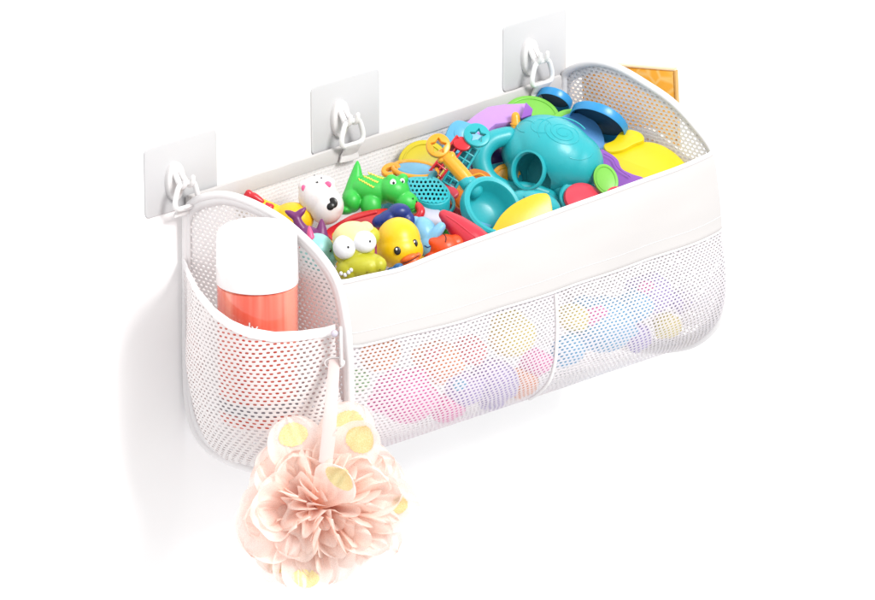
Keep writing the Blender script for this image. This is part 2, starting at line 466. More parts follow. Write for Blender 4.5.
# end panels and their piping
for x, PF in ((0, PROF), (LEN, PROF_R)):
    cz = sum(p[1] for p in PF) / NP; cu = sum(p[0] for p in PF) / NP
    v = []; f = []; uv = []
    rings = 8
    for k in range(rings):
        w = 1 - k / rings
        for p in PF:
            uu, zz = cu + (p[0] - cu) * w, cz + (p[1] - cz) * w
            v.append((x + (.002 * noise.noise(Vector((uu * 22, zz * 22, x * 9))) if k else 0), -uu, zz)); uv.append((uu, zz))
    v.append((x, -cu, cz)); uv.append((cu, cz))
    for k in range(rings - 1):
        for j in range(NP):
            f.append((k * NP + j, k * NP + (j + 1) % NP, (k + 1) * NP + (j + 1) % NP, (k + 1) * NP + j))
    for j in range(NP): f.append(((rings - 1) * NP + j, (rings - 1) * NP + (j + 1) % NP, rings * NP))
    olink('side_panel', v, f, m_mesh_side, uv)
    rail('piping', [(x, -PF[i][0], PF[i][1]) for i in range(0, NP, 2)], .0033, m_pipe, closed=True)
    # flat binding tape just inside the piping, over the arch
    v = []; f = []
    sg_ = 1 if x else -1
    n = 0
    for i in range(NP):
        p = PF[i]; q = (p[0] + (cu - p[0]) * .075, p[1] + (cz - p[1]) * .075)
        v += [(x + sg_ * .0016, -p[0], p[1]), (x + sg_ * .0012, -q[0], q[1])]
    for i in range(NP): f.append((2 * i, 2 * i + 1, 2 * ((i + 1) % NP) + 1, 2 * ((i + 1) % NP)))
    bt = olink('binding_tape', v, f, m_pipe)
    md = bt.modifiers.new('thick', 'SOLIDIFY'); md.thickness = .0006; md.offset = 0
# band along the back rim
za = on_y(215, 187, .004); zb = on_y(548, 79, .004)
def backz(x): return za.z + (zb.z - za.z) * (x - za.x) / (zb.x - za.x)
v = []; f = []
NB = 80
for j in range(NB + 1):
    x = .004 + (LEN - .012) * j / NB; wv = .0008 * noise.noise(Vector((x * 30, 0, 0)))
    zt = backz(x) + .0007 * noise.noise(Vector((x * 45, 4, 0)))
    sec = [(.0005, zt - .013), (.0052 + wv, zt - .013), (.0058 + wv, zt - .006), (.0048 + wv, zt - .001), (.0028, zt), (.0006, zt - .001)]
    v += [(x, -a, z) for a, z in sec]
for j in range(NB):
    for k in range(6): f.append((6 * j + k, 6 * j + (k + 1) % 6, 6 * j + 6 + (k + 1) % 6, 6 * j + 6 + k))
f += [tuple(range(6)), tuple(range(6 * NB, 6 * NB + 6))]
olink('back_band', v, f, m_band)
# outside pocket of the left end and its mirror on the right end
m_pocket = mesh_fabric('pocket mesh', .0056, .0035, .27, .235, rgb=(243, 240, 240), through=.08, trans=.12)
MOUTH_Y = [(186, 262), (189, 268), (200, 290), (215, 308), (232, 320), (250, 328), (275, 332.5), (300, 331.5), (325, 328), (345, 322)]
def mouth_py(px):
    for (x0, y0), (x1, y1) in zip(MOUTH_Y, MOUTH_Y[1:]):
        if px <= x1: return y0 + (y1 - y0) * (px - x0) / (x1 - x0)
    return MOUTH_Y[-1][1]
def to_px(p):
    d = Vector(p) - CAM; k = F / d.dot(V_); return PW / 2 + d.dot(R_) * k, PH / 2 - d.dot(U_) * k
UB = [(.003, .001), (.022, .014), (.045, .034), (.075, .060), (.100, .0735), (.130, .0785), (.156, .0725), (.173, .053), (.182, .028), (.186, .004)]
tp = []
for u_, b_ in crv([Vector((a, b, 0)) for a, b in UB], [0] * len(UB), False, 7)[0] and [(q.x, q.y) for q in crv([Vector((a, b, 0)) for a, b in UB], [0] * len(UB), False, 7)[0]]:
    q = Vector((-b_, -u_, .12))
    for _ in range(3):
        px_, py_ = to_px(q); q.z += (py_ - mouth_py(px_)) / PPM / .943
    tp.append(q)
lo_idx = list(range(12 * SUB + 4, 21 * SUB + 1))[::-1]
def lo_at(s):
    k = s * (len(lo_idx) - 1); i = int(min(k, len(lo_idx) - 2)); w = k - i
    a, b_ = PROF[lo_idx[i]], PROF[lo_idx[i + 1]]
    q = (a[0] + (b_[0] - a[0]) * w, a[1] + (b_[1] - a[1]) * w)
    return q[0] + (.095 - q[0]) * .06, q[1] + (.12 - q[1]) * .07
def pocket(x0, sgn, name, squash=1.0):
    v = []; f = []; uv = []
    n = len(tp); NT = 30; arc = 0
    for i, p in enumerate(tp):
        if i: arc += (tp[i] - tp[i - 1]).length
        s = i / (n - 1)
        u1, z1 = lo_at(s ** 1.0)
        for k in range(NT + 1):
            t = k / NT
            w = t ** 2.2
            u = (-p.y) * (1 - w) + u1 * w; z = p.z + (z1 - p.z) * t
            x = -min(-p.x, (.9 - .35 * min(1, t * 2)) * u if u < .06 else .9 * u) * math.sqrt(max(0, 1 - t ** 3)) * squash - .0015 + .0012 * noise.noise(Vector((u * 30, z * 22, 5)))
            v.append((x0 + sgn * -x if sgn > 0 else x0 + x, -u, z)); uv.append((arc, z))
    for i in range(n - 1):
        for k in range(NT): f.append((i * (NT + 1) + k, (i + 1) * (NT + 1) + k, (i + 1) * (NT + 1) + k + 1, i * (NT + 1) + k + 1))
    o = olink(name, v, f, m_pocket, uv)
    edge = [Vector(v[i * (NT + 1)]) - OFF for i in range(n)]
    # trim: a folded tape along the mouth
    tv = []; tf = []
    for i, e in enumerate(edge):
        d = Vector(v[i * (NT + 1) + 2]) - Vector(v[i * (NT + 1)]); d.normalize()
        nrm = Vector((1 if sgn > 0 else -1, -.5, 0)).normalized()
        a = e + Vector((0, 0, .0005)); q = e + d * .0072
        tv += [a - nrm * .0012, a + nrm * .0014, q + nrm * .0014, q - nrm * .0012]
    for i in range(n - 1):
        for k in range(4): tf.append((4 * i + k, 4 * i + (k + 1) % 4, 4 * i + 4 + (k + 1) % 4, 4 * i + 4 + k))
    tf += [(0, 1, 2, 3), tuple(range(4 * n - 4, 4 * n))]
    link('pocket_trim', tv, tf, m_pipe, o)
    return o
pocket(0, -1, 'side_pocket')
pocket(LEN, 1, 'side_pocket', .30)
# small tab with a snap at the front edge of the left end
class WT:                                   # drawing frame parallel to the left end panel is not needed: plain world points
    o = org
    @staticmethod
    def L(p): return Vector(p) - OFF
tabp = [on_x(340.5, 328, -.010), on_x(341, 345, -.0135), on_x(341.5, 364, -.0135)]
v, f = sweep([p - OFF for p in crv(tabp, [0] * 3)[0]], [.0042] * 17, 14, False, .35, up=Vector((.7, -.7, 0)).normalized() * -1)
tab = link('hanging_tab', v, f, m_strap, org)
m_snap = plastic('snap plastic', (214, 208, 222), .25)
sp_ = on_x(334.5, 333.5, -.016) - OFF
v, f = sweep([sp_ + (tabp[0] - OFF - sp_) * .0, sp_ + V_ * .004], [.0030, .0030], 16); link('snap', v, f, m_snap, tab)
m_metal, nt, b = new_mat('bright ring metal'); b.inputs['Metallic'].default_value = .8; b.inputs['Base Color'].default_value = (.85, .84, .84, 1); b.inputs['Roughness'].default_value = .25
rc = on_x(334.5, 363, -.0150) - OFF
v, f = sweep([rc + R_ * math.cos(q) * .0075 + U_ * math.sin(q) * .0042 for q in [2 * PI * k / 30 for k in range(30)]], [.0009] * 30, 8, True)
link('tab_ring', v, f, m_metal, tab)

# ---------------------------------------------------------------- hooks on the wall and the loops that hang from them
m_plate = plastic('clear adhesive plate', (238, 238, 240), .55, bump=0, k=.735)
m_plate.node_tree.nodes['Principled BSDF'].inputs['Specular IOR Level'].default_value = .15
m_hookb = plastic('hook base plastic', (240, 238, 238), .2, bump=0, k=.9)
m_hook = plastic('hook plastic', (246, 244, 244), .2, bump=0, k=.95)
HOOKS = [((146, 150), (185, 184), 'leftmost of the three clear adhesive hooks, at the organiser corner', 0),
         ((313, 88), (351, 122), 'middle of the three clear adhesive hooks, above the green crocodile', 0),
         ((505, 27), (541, 62), 'rightmost and highest clear adhesive hook, above the blue lids', 0)]
def rrect(w, h, r, n=8):
    o = []
    for cx, cz, a in ((w - r, h - r, 0), (r, h - r, 90), (r, r, 180), (w - r, r, 270)):
        for k in range(n + 1):
            q = math.radians(a + 90 * k / n); o.append((cx + r * math.cos(q), cz + r * math.sin(q)))
    return o
def slab(outline, y0, y1, bev, at=(0, 0)):
    """Upright slab parallel to the wall, front edge rounded."""
    cx = sum(p[0] for p in outline) / len(outline); cz = sum(p[1] for p in outline) / len(outline)
    v = []; f = []; N = len(outline)
    mx = max(math.hypot(p[0] - cx, p[1] - cz) for p in outline)
    for s, y in ((1, y0), (1, y1 + bev), (1 - .3 * bev / mx, y1 + .3 * bev), (1 - bev / mx, y1)):
        v += [(at[0] + cx + (p[0] - cx) * s, y, at[1] + cz + (p[1] - cz) * s) for p in outline]
    for k in range(3):
        for i in range(N): f.append((k * N + i, k * N + (i + 1) % N, (k + 1) * N + (i + 1) % N, (k + 1) * N + i))
    f += [tuple(range(N)), tuple(range(3 * N, 4 * N))]
    return v, f
hook0 = None
for (tlx, tly), (hx, hy), lab, _ in HOOKS:
    TL = on_y(tlx, tly, 0)
    HC = on_y(hx, hy, .012)                # where the loop rests
    w, h = .0795, .0600
    if hook0 is None:
        hook0 = empty('adhesive_hook', (TL.x + w / 2, WY, TL.z - h), lab, 'hook', 'clear adhesive hooks on the wall')
        v, f = slab(rrect(w, h, .005), WY - .0003, WY - .0016, .0006, (-w / 2, 0)); link('plate', [(x, y - WY, z) for x, y, z in v], f, m_plate, hook0)
        # hook parts, relative to plate
        ox, oz = HC.x - TL.x - w / 2, HC.z - TL.z + h
        ov = [(.0098 * math.cos(t), .0148 * math.sin(t) * (1 if math.sin(t) > 0 else 1.25)) for t in [2 * PI * k / 36 for k in range(36)]]
        v, f = slab(ov, WY - .0016, WY - .0062, .0018, (ox, oz + .0015)); hb = link('hook_base', [(x, y - WY, z) for x, y, z in v], f, m_hookb, hook0)
        # two prongs that curl forward and up
        for dx in (-.0042, .0042):
            P = [Vector((ox + dx * .7, -.0046 - WY, oz + .006)), Vector((ox + dx * .8, -.0085 - WY, oz + .001)), Vector((ox + dx, -.0130 - WY, oz - .0015)), Vector((ox + dx, -.0165 - WY, oz + .0015)), Vector((ox + dx, -.0172 - WY, oz + .0062))]
            P, rr = crv(P, [.0026, .0026, .0024, .0022, .0019]); v, f = sweep(P, rr, 12); link('hook_prong', v, f, m_hook, hb)
    else:
        c = hook0.copy(); COL.objects.link(c); c['label'] = lab; c.location = (TL.x + w / 2, WY, TL.z - h)
        for ch in hook0.children:
            d = ch.copy(); COL.objects.link(d); d.parent = c
            for g in ch.children:
                e = g.copy(); COL.objects.link(e); e.parent = d
    # the organiser's own loop: moulded ring and fabric strap
    P = []
    cx, cz, y = HC.x, HC.z - .0105, -.0135
    for px_, pz_ in ((-.0075, .0105), (-.0112, .003), (-.0125, -.004), (-.0098, -.0085), (0, -.0092), (.0098, -.0085), (.0125, -.004), (.0112, .003), (.0075, .0105), (0, .0118)):
        P.append(Vector((cx + px_, y, cz + pz_)) - OFF)
    P, rr = crv(P, [.0023] * len(P), True); v, f = sweep(P, rr, 12, True)
    lp = link('hanging_loop', v, f, m_loop, org)
    v = []; f = []
    zt = cz - .0072; zb_ = backz(cx) - .0125
    rows = 14
    for k in range(rows + 1):
        t = k / rows; wd = .0098 + .0012 * t - .0016 * math.sin(PI * t)
        yy = -.0140 + .0056 * min(1, t * 1.6) ** 1.2
        z = zt + (zb_ - zt) * t
        for q in range(9):
            w_ = (q / 8 - .5) * 2
            v.append((cx + wd * w_, yy - .0009 * (1 - w_ * w_) + .0006 * noise.noise(Vector((w_ * 2, t * 4, cx * 50))), z))
    for k in range(rows):
        for q in range(8): f.append((k * 9 + q, k * 9 + q + 1, k * 9 + q + 10, k * 9 + q + 9))
    st = olink('hanging_strap', v, f, m_strap, parent=org)
    md = st.modifiers.new('thick', 'SOLIDIFY'); md.thickness = .0022; md.offset = -1
    md2 = st.modifiers.new('round', 'BEVEL'); md2.width = .0005; md2.segments = 2
# ---------------------------------------------------------------- toys in the pile
TEAL = plastic('teal plastic', (38, 180, 190), .35, .08)
TEALD = plastic('deep teal plastic', (22, 140, 156), .32)
ORANGE = plastic('orange plastic', (250, 172, 40), .3, .08)
YELLOW = plastic('yellow plastic', (250, 200, 40), .32, .05)
LEMON = plastic('lemon plastic', (240, 216, 24), .32, .05)
OLIVEY = plastic('olive yellow plastic', (214, 196, 28), .32)
RED = plastic('red plastic', (214, 34, 48), .3)
ROSE = plastic('rose red plastic', (226, 66, 86), .3)
BLUE = plastic('sky blue plastic', (44, 152, 216), .3)
NAVY = plastic('navy blue vinyl', (16, 46, 130), .36)
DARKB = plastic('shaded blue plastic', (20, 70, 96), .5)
PALEB = plastic('pale blue plastic', (98, 182, 222), .32)
PERI = plastic('cornflower blue plastic', (92, 160, 228), .35)
LIME = plastic('lime green plastic', (128, 206, 78), .34)
LILAC = plastic('lilac plastic', (196, 148, 224), .34)
PURPLE = plastic('purple plastic', (146, 86, 186), .34)
VIOLET = plastic('dark violet plastic', (84, 34, 118), .4)
PLUM = plastic('plum vinyl', (122, 44, 112), .4, .1)
GREEN = plastic('green vinyl', (56, 200, 74), .38, .2)
OLIVE = plastic('olive vinyl', (198, 196, 44), .4, .2)
CREAM = plastic('cream vinyl', (242, 230, 166), .42, .2)
DUCKY = plastic('duck yellow vinyl', (252, 204, 10), .36, .2)
WHITEV = plastic('white vinyl', (240, 236, 236), .38, .3)
EYEW = plastic('eye white', (246, 248, 252), .22, bump=0)
BLACK = plastic('black paint', (14, 12, 12), .3, bump=0)
PINK = plastic('pink paint', (234, 96, 150), .4)
BEAKO = plastic('beak orange', (246, 110, 40), .36, .1)
MINT = plastic('mint vinyl', (160, 222, 220), .38, .2)
SKYV = plastic('light blue vinyl', (132, 196, 236), .38, .2)
ORV = plastic('orange red vinyl', (240, 84, 30), .38, .15)
GREYP = plastic('pale grey plastic', (206, 206, 222), .3, .1)
STRIPE = plastic('stripe yellow', (232, 222, 90), .45, bump=0)
MOUTH = plastic('mouth paint', (110, 30, 20), .5, bump=0)
SIEVE = mesh_fabric('teal sieve plate', .0036, .0036, .30, .30, rgb=(38, 178, 190), through=0, coord='Object', trans=0, rough=.3, plane='xz')
TOYS = 'toys heaped in the organiser'

def eyes(t, specs, parent=None, white=False):
    for px, py, rx, ry, rot in specs:
        e = G(t).dot(px, py, rx, ry, rot, .3).make('eye', EYEW if white else BLACK, parent)
        if white: G(t).ell((px + .6, py + .4, t.stick(px, py) - .9), (rx * .42, .8, ry * .42), rot, 14, 8).make('pupil', BLACK, e)
        else: G(t).ell((px - rx * .25, py - ry * .35, t.stick(px, py) - 1.0), (rx * .3, .5, ry * .3), 0, 12, 8).make('glint', EYEW, e)  # white bead modelled as the highlight on a black eye

# giraffe-like yellow toy with red tufts, far left
t = Thing('squirt_toy', 'yellow squirt toy with red tufts on its long neck, in the left corner', 'bath toy', 290, 236, .045, TOYS)
G(t).ell((293, 219, 0), (21, 18, 17)).ell((281, 218, -2), (12, 11, 10)).tube([(251, 201, -4), (263, 206, -4), (280, 215, -2)], [6.5, 7, 9]).ell((250, 201, -4), (7, 6, 6)).blob('body', DUCKY)
G(t).tube([(247, 196, -8), (254, 197, -8), (262, 202, -8)], [3.6, 4.6, 3.2]).ell((249, 193, -8), (3.6, 4, 3.4)).blob('tuft', RED, keep=False)
G(t).ell((269, 208, -8), (6, 5, 4.6), 20).ell((267, 205, -8), (3, 3, 3)).blob('tuft', RED, keep=False)
G(t).dot(283, 223, 4, 3, 20).make('spot', BEAKO)
# white animal
t = Thing('squirt_toy', 'white squirt toy with black muzzle and pink ears beside the green crocodile', 'bath toy', 322, 226, .062, TOYS)
G(t).ell((318, 196, 0), (20, 20, 21)).ell((326, 206, -2), (18, 19, 19)).ell((321, 184, 2), (15, 15, 9)).ell((304, 187, -3), (6, 5, 7), 10).ell((329, 185, -4), (6.5, 5, 6), 20).ell((334, 206, -10), (9, 8, 10)).blob('body', WHITEV, .9, 10)
G(t).dot(304, 188.5, 2.3, 3.4, 10, .4).make('inner_ear', PINK)
G(t).dot(328, 185, 3.8, 3.4, 20, .4).make('inner_ear', PINK)
eyes(t, [(314.5, 175.6, 1.0, .9, 0), (317.4, 182.6, 1.3, 1.2, 0), (321.5, 178.2, 1.0, .9, 0)])
G(t).ell((333.5, 203, t.stick(333, 204) + .3), (4.6, 1.4, 5.6), 20).ell((330.5, 207, t.stick(330.5, 207) + .3), (4.4, 1.4, 3.8), 0).blob('muzzle', BLACK, .5, 4, keep=False)
# plum whale tail
t = Thing('squirt_toy', 'plum purple squirt fish showing a forked tail and a pointed fin', 'bath toy', 306, 244, .085, TOYS)
G(t).ell((309, 236, 2), (14, 12, 10), -20).tube([(304, 232, 0), (299, 224, -2), (296, 216, -2)], [7, 5, 4]).tube([(296, 217, -2), (290, 213.5, -2), (286, 211.5, -2)], [4.5, 3.4, 1.6]).tube([(296, 217, -2), (302, 211.5, -2), (305, 208.5, -2)], [4.5, 3.4, 1.6]).tube([(321, 237, 0), (321.5, 228, 0), (321.5, 220, 0)], [8, 5, 1.6]).blob('body', PLUM, .8, 4)
# mint narwhal
t = Thing('squirt_toy', 'pale mint squirt narwhal with a pink horn, peeking over the left end panel', 'bath toy', 320, 268, .115, TOYS)
G(t).ell((317, 251, 0), (17.5, 17, 18)).ell((322, 262, 0), (14, 15, 12)).ell((333, 258, -2), (5, 8, 7)).blob('body', MINT, .9, 8)
G(t).tube([(311, 238, -9), (310, 232, -9), (309.5, 227.5, -9)], [4.2, 3.0, 1.3]).make('horn', PINK)
eyes(t, [(330.5, 250.5, 1.3, 1.8, 0)])
# red boat hull beneath the white animal
t = Thing('toy_boat', 'dark red toy boat hull under the white animal and the crocodile', 'toy boat', 356, 234, .088, TOYS)
G(t).prism([(326, 231), (337, 222), (356, 212), (384, 207), (396, 212), (388, 226), (362, 238), (338, 243)], 12, 4, (0, -1.0), 2).make('hull', RED)
G(t).tube([(333, 228.5, 4), (352, 219.5, 0), (376, 212.5, -6)], 1.6).make('gunwale', RED)
# green crocodile
t = Thing('squirt_toy', 'green squirt crocodile with yellow back stripes and its tail up', 'bath toy', 375, 219, .075, TOYS)
G(t).ell((352, 201, -3), (10.5, 14, 12)).tube([(354, 196, 0), (356, 180, 2), (357.5, 162, 2)], [12, 8, 1.6]).ell((374, 190, 0), (25, 17, 15), -4).ell((371, 206, -10), (10.5, 9, 13)).ell((372, 216, -12), (10, 9, 4.5)).ell((394, 190, -7), (16, 15, 14), -18).ell((406, 202, -9), (13.5, 12, 11), -28).ell((411, 208, -10), (8, 8, 5.5), -20).ell((391.5, 180.5, -12), (6.2, 6, 6)).ell((403, 179.5, -9), (5.6, 6, 6)).ell((345, 210, -4), (9, 10, 5)).blob('body', GREEN, .8, 5)
eyes(t, [(393.2, 183, 3.1, 3.4, 0), (402.3, 181.6, 2.5, 3.0, 0)], white=True)
for a in ([(359, 179.4), (364, 182), (369, 185), (374, 187.6)], [(363.5, 176), (369, 178.4), (374, 181), (378, 182.5)], [(368.5, 173), (374, 175), (379, 177.4), (383.5, 178.4)]):
    g = G(t)
    P = []
    for i in range(13):
        w = i / 12 * 3; k = int(min(w, 2)); q = w - k
        px = a[k][0] + (a[k + 1][0] - a[k][0]) * q; py = a[k][1] + (a[k + 1][1] - a[k][1]) * q + (.8 if i % 2 else -.5)
        P.append((px, py, t.stick(px, py) - .1))
    g.tube(P, .75, 8).make('back_stripe', STRIPE)
for px, py in ((413, 199), (416.5, 202)): G(t).dot(px, py, .9, 1.1).make('nostril', BLACK)
G(t).tube([(x, y, t.stick(x, y) - .1) for x, y in ((401, 209), (407, 210.5), (413, 209), (417, 206.5))], .6, 8).make('mouth', plastic('dark green line', (20, 120, 40)))
# navy whale behind the duck
t = Thing('squirt_toy', 'navy blue squirt whale squeezed between crocodile and yellow duck', 'bath toy', 395, 236, .118, TOYS)
G(t).ell((399, 212, 0), (12, 11, 9)).ell((388, 219, 1), (12, 11, 9), 30).ell((379, 221, 0), (8, 8, 6), 40).ell((407, 220, 0), (8, 8, 9)).blob('body', NAVY, .9, 6)
# olive crocodile head with bulging eyes
t = Thing('squirt_toy', 'olive squirt animal with bulging white eyes, a cream cap and small teeth', 'bath toy', 360, 282, .15, TOYS)
G(t).ell((354, 250, 2), (21, 19, 20)).ell((363, 266, -6), (24, 17, 14), 3).ell((350, 270, -6), (14, 14, 12)).ell((369, 267, -15), (9, 8, 8)).ell((379, 265, -13), (8, 8, 8.5)).ell((370, 236, 4), (10, 10, 10)).blob('body', OLIVE, .9, 6)
G(t).ell((352, 238, 0), (20, 19, 17), 12).ell((367, 228, 2), (8, 8, 6), -40).blob('cap', CREAM, .9, 6, keep=False)
for c, r, rot, p in (((344.8, 247.3, -14), (11.8, 9, 12.3), 8, (348.6, 247.4)), ((364.4, 242, -14), (12.2, 9, 11.2), -8, (370.3, 241.6))):
    e = G(t).ell(c, r, rot).make('eye', EYEW)
    d = c[2] - r[1] * math.sqrt(max(0, 1 - ((p[0] - c[0]) / r[0]) ** 2 - ((p[1] - c[1]) / r[2]) ** 2))
    G(t).ell((p[0], p[1], d), (1.1, .8, 1.3)).make('pupil', BLACK, e)
for px, py in ((367.8, 272), (380.5, 269.5)): G(t).dot(px, py, 1.2, .9).make('nostril', plastic('olive shade', (150, 140, 20)))
for px, py in ((341.5, 273.5), (345.5, 275), (349, 272.5), (351.5, 270.2)): G(t).ell((px, py, t.stick(px, py) - .2), (2, 2, 2.2)).make('tooth', EYEW)
# yellow duck
t = Thing('rubber_duck', 'yellow rubber duck with orange beak and black eyes against the front rim', 'rubber duck', 402, 290, .152, TOYS)
G(t).ell((398.5, 241, 0), (22.5, 23, 24)).ell((400, 250, -3), (23.5, 22, 20)).ell((415, 280, 6), (30, 26, 20)).blob('body', DUCKY, .9, 26)
eyes(t, [(397.6, 251, 3.5, 4.3, 8), (415.2, 243.4, 2.7, 4.0, 8)])
d0 = t.stick(409, 259)
bk = G(t).ell((409, 258.5, d0 + 1), (9.5, 6.5, 4.2), 22).ell((411, 262.5, d0 + 1), (9, 5.2, 3.2), 24).ell((418, 255.5, d0 + 3), (3.4, 4, 3), 30).blob('beak', BEAKO, .6, 3, keep=False)
G(t).tube([(401, 264, d0 - 2.2), (407, 262.4, d0 - 4.6), (413, 259.6, d0 - 4), (419, 255.5, d0 - 1)], .6, 8).make('beak_line', MOUTH, bk)
t = Thing('squirt_toy', 'tiny dark blue toy fin poking out under the duck’s beak', 'bath toy', 396, 276, .172, TOYS)
G(t).ell((398, 267, 0), (5.5, 4, 3.8), 20).ell((392, 270, 0), (5, 4, 3), 10).tube([(398, 268, 0), (399, 275, 0)], [4, 5]).blob('body', plastic('steel blue vinyl', (24, 96, 158), .38, .1), .6, 5)
# light blue toy right of the duck
t = Thing('squirt_toy', 'light blue squirt elephant with a raised trunk, right of the duck', 'bath toy', 430, 276, .142, TOYS)
G(t).ell((425, 234, 0), (13, 14, 18), 20).ell((430, 246, -3), (14, 14, 14)).tube([(430, 240, -8), (436, 233, -10), (441, 227, -10)], [7.5, 6, 5]).ell((415, 225, 2), (8, 9, 9)).blob('body', SKYV, .8, 6)
G(t).tube([(x, y, t.stick(x, y) - .1) for x, y in ((425, 246), (428, 247.5), (431, 246))], .55, 8).make('smile', NAVY)
G(t).ell((430, 262, -3), (13, 10, 11)).make('foot', DUCKY)
# orange crab
t = Thing('squirt_toy', 'orange red squirt toy under the red shovel blade', 'bath toy', 447, 272, .155, TOYS)
G(t).ell((444, 248, 0), (17, 16, 14), 12).ell((434, 243, -3), (8, 9, 7)).ell((456, 243, 1), (10, 10, 9)).ell((438, 258, -3), (14, 12, 9)).blob('body', ORV, .9, 6)
G(t).tube([(x, y, t.stick(x, y) - .1) for x, y in ((444, 234.5), (446, 238), (445.5, 242))], .7, 8).make('crease', MOUTH)
# pale grey scoop with red handle
t = Thing('toy_scoop', 'pale grey perforated toy scoop with a curved red handle', 'toy scoop', 428, 235, .118, TOYS)
G(t).prism([(418, 208), (425, 203), (443, 212), (448, 222), (438, 232), (424, 226)], 3, 0, (.2, -1.0), 1).make('blade', GREYP)
G(t).prism([(421, 220), (427, 216), (435, 221), (431, 230), (424, 228)], 1, -2.5, (.2, -1.0), .3).make('sieve_patch', mesh_fabric('grey sieve', .003, .003, .3, .3, rgb=(190, 190, 205), through=0, coord='Object', trans=0, plane='xz'))
G(t).tube([(414, 221, -3), (418.5, 217, -4), (421, 211, -3), (417, 205.5, 2), (410, 204, 6)], [4, 4.2, 4.2, 4, 3.6]).make('handle', RED)
# red shovel blade
t = Thing('toy_shovel', 'rounded red shovel blade slanting down to the front rim', 'toy shovel', 464, 262, .158, TOYS)
G(t).tube([(444, 215, 2), (456, 225, 0), (470, 238, -2), (486, 254, -3)], [5.5, 11, 15, 17], 24).blob('blade', plastic('raspberry red plastic', (214, 44, 66), .34), .9, 6)
G(t).tube([(x, y, t.stick(x, y)) for x, y in ((447, 216), (456, 222), (466, 230), (476, 238))], .8, 8).make('ridge', ROSE)
# teal sieve
t = Thing('sand_sieve', 'teal sand sieve with a grid of round holes, beside the crocodile’s head', 'sand sieve', 430, 214, .10, TOYS)
SV = [(408, 181), (413, 177.5), (424, 177), (434, 177.5), (441, 182), (448, 191), (447, 199), (438, 203), (425, 202), (413, 195)]
G(t).prism(SV, 1.6, 0, (.05, -1.5), .5).make('sieve_plate', SIEVE)
SVs = [(427 + (x - 427) * 1.09, 190 + (y - 190) * 1.12) for x, y in SV]
G(t).prism(SVs, 15, .3, (.05, -1.5), 1.0, hole=[(427 + (x - 427) * .95, 190 + (y - 190) * .94) for x, y in SV]).make('wall', TEAL)
flo = cm([(427 + (x - 427) * 1.24, 199 + (y - 190) * 1.26) for x, y in SV], 4)
G(t).tube([(x, y, 16 - 1.5 * (y - 199)) for x, y in flo], 1.9, 10, True, smooth=False).make('flange', TEAL)
G(t).prism([(414, 182), (436, 182), (444, 192), (440, 199), (426, 198), (415, 192)], 1, 4, (.05, -1.5), .3).make('inside', plastic('sieve shade', (14, 70, 90)))  # dark sheet added behind the holes to stand in for shade in the sieve
G(t).tube([(429, 181, 18), (432, 175, 26), (434, 173, 30)], [3.4, 3.6, 3.6]).make('handle', TEALD)
# dish with an orange rim
t = Thing('toy_dish', 'light blue toy dish with an orange rim and ear, behind the sieve', 'toy dish', 414, 180, .058, TOYS)
G(t).prism(circ(416, 168, 20, 6.5, 6), 3, 0, (0, -2.4), 1.2).make('dish', PALEB)
G(t).tube([(x, y, 3 - 2.4 * (y - 168)) for x, y in circ(415, 169.5, 22, 8, 6, 28)], 2.6, 10, True).make('rim', ORANGE)
G(t).prism(circ(391, 168, 10, 6.5, -14), 6, 0, (0, -1.2), 1.6, hole=circ(391, 168.6, 5, 2.6, -14)).make('ear', ORANGE)
# yellow disc at the back
t = Thing('toy_disc', 'olive yellow toy disc standing against the back panel', 'toy disc', 420, 178, .028, TOYS)
G(t).prism(circ(423, 162, 25, 22.5, -20), 5, 0, (.25, -.35), 1.6).make('disc', OLIVEY)
G(t).tube([(x, y, -.4 + .25 * (x - 423) - .35 * (y - 162)) for x, y in circ(423, 162, 20, 18, -20, 30)], .8, 8, True).make('raised_ring', OLIVEY)
# light blue block
t = Thing('toy_block', 'light blue rounded toy block between the yellow disc and the lilac arch', 'toy block', 466, 150, .04, TOYS)
G(t).prism([(444, 140), (449, 126), (456, 120), (463, 120), (472, 123), (484, 128), (484, 152), (446, 152)], 18, 0, (.1, -.25), 3).make('block', PALEB)
G(t).prism(circ(460, 133, 6, 6), 1, -1.0, (.1, -.25), .4).make('stud', PALEB)
# red rake
def lattice(t, name, p0, p1, w, mat, d0, d1, cells):
    """Ribbed handle: two rails and cross ribs on a thin web."""
    dx, dy = p1[0] - p0[0], p1[1] - p0[1]; l = math.hypot(dx, dy); nx_, ny_ = -dy / l * w / 2, dx / l * w / 2
    g = G(t)
    for s in (-1, 1): g.tube([(p0[0] + s * nx_, p0[1] + s * ny_, d0), (p1[0] + s * nx_, p1[1] + s * ny_, d1)], 1.2, 8)
    g.tube([(p0[0], p0[1], d0), (p1[0], p1[1], d1)], .9, 8)
    for k in range(cells + 1):
        q = k / cells; c = (p0[0] + dx * q, p0[1] + dy * q); d = d0 + (d1 - d0) * q
        g.tube([(c[0] - nx_, c[1] - ny_, d), (c[0] + nx_, c[1] + ny_, d)], .9, 8)
    return g.make(name, mat)
t = Thing('toy_rake', 'red toy rake with a ribbed handle lying under the orange one', 'toy rake', 446, 190, .082, TOYS)
lattice(t, 'ribbed_handle', (462, 140), (431, 180), 13, RED, 4, -2, 6)
G(t).prism([(455, 140), (464, 140), (437, 178), (426, 176)], 2, 5, (0, -.2), .5, smooth=False).make('web', plastic('dark red plastic', (130, 16, 30)))
G(t).prism(circ(462, 143, 9, 7, 15), 4, 1, (0, -.5), 1.4).make('grip', RED)
G(t).prism([(440, 185), (450, 183), (459, 192), (452, 198), (443, 196)], 7, 0, (0, -.6), 2).make('rake_head', ROSE)
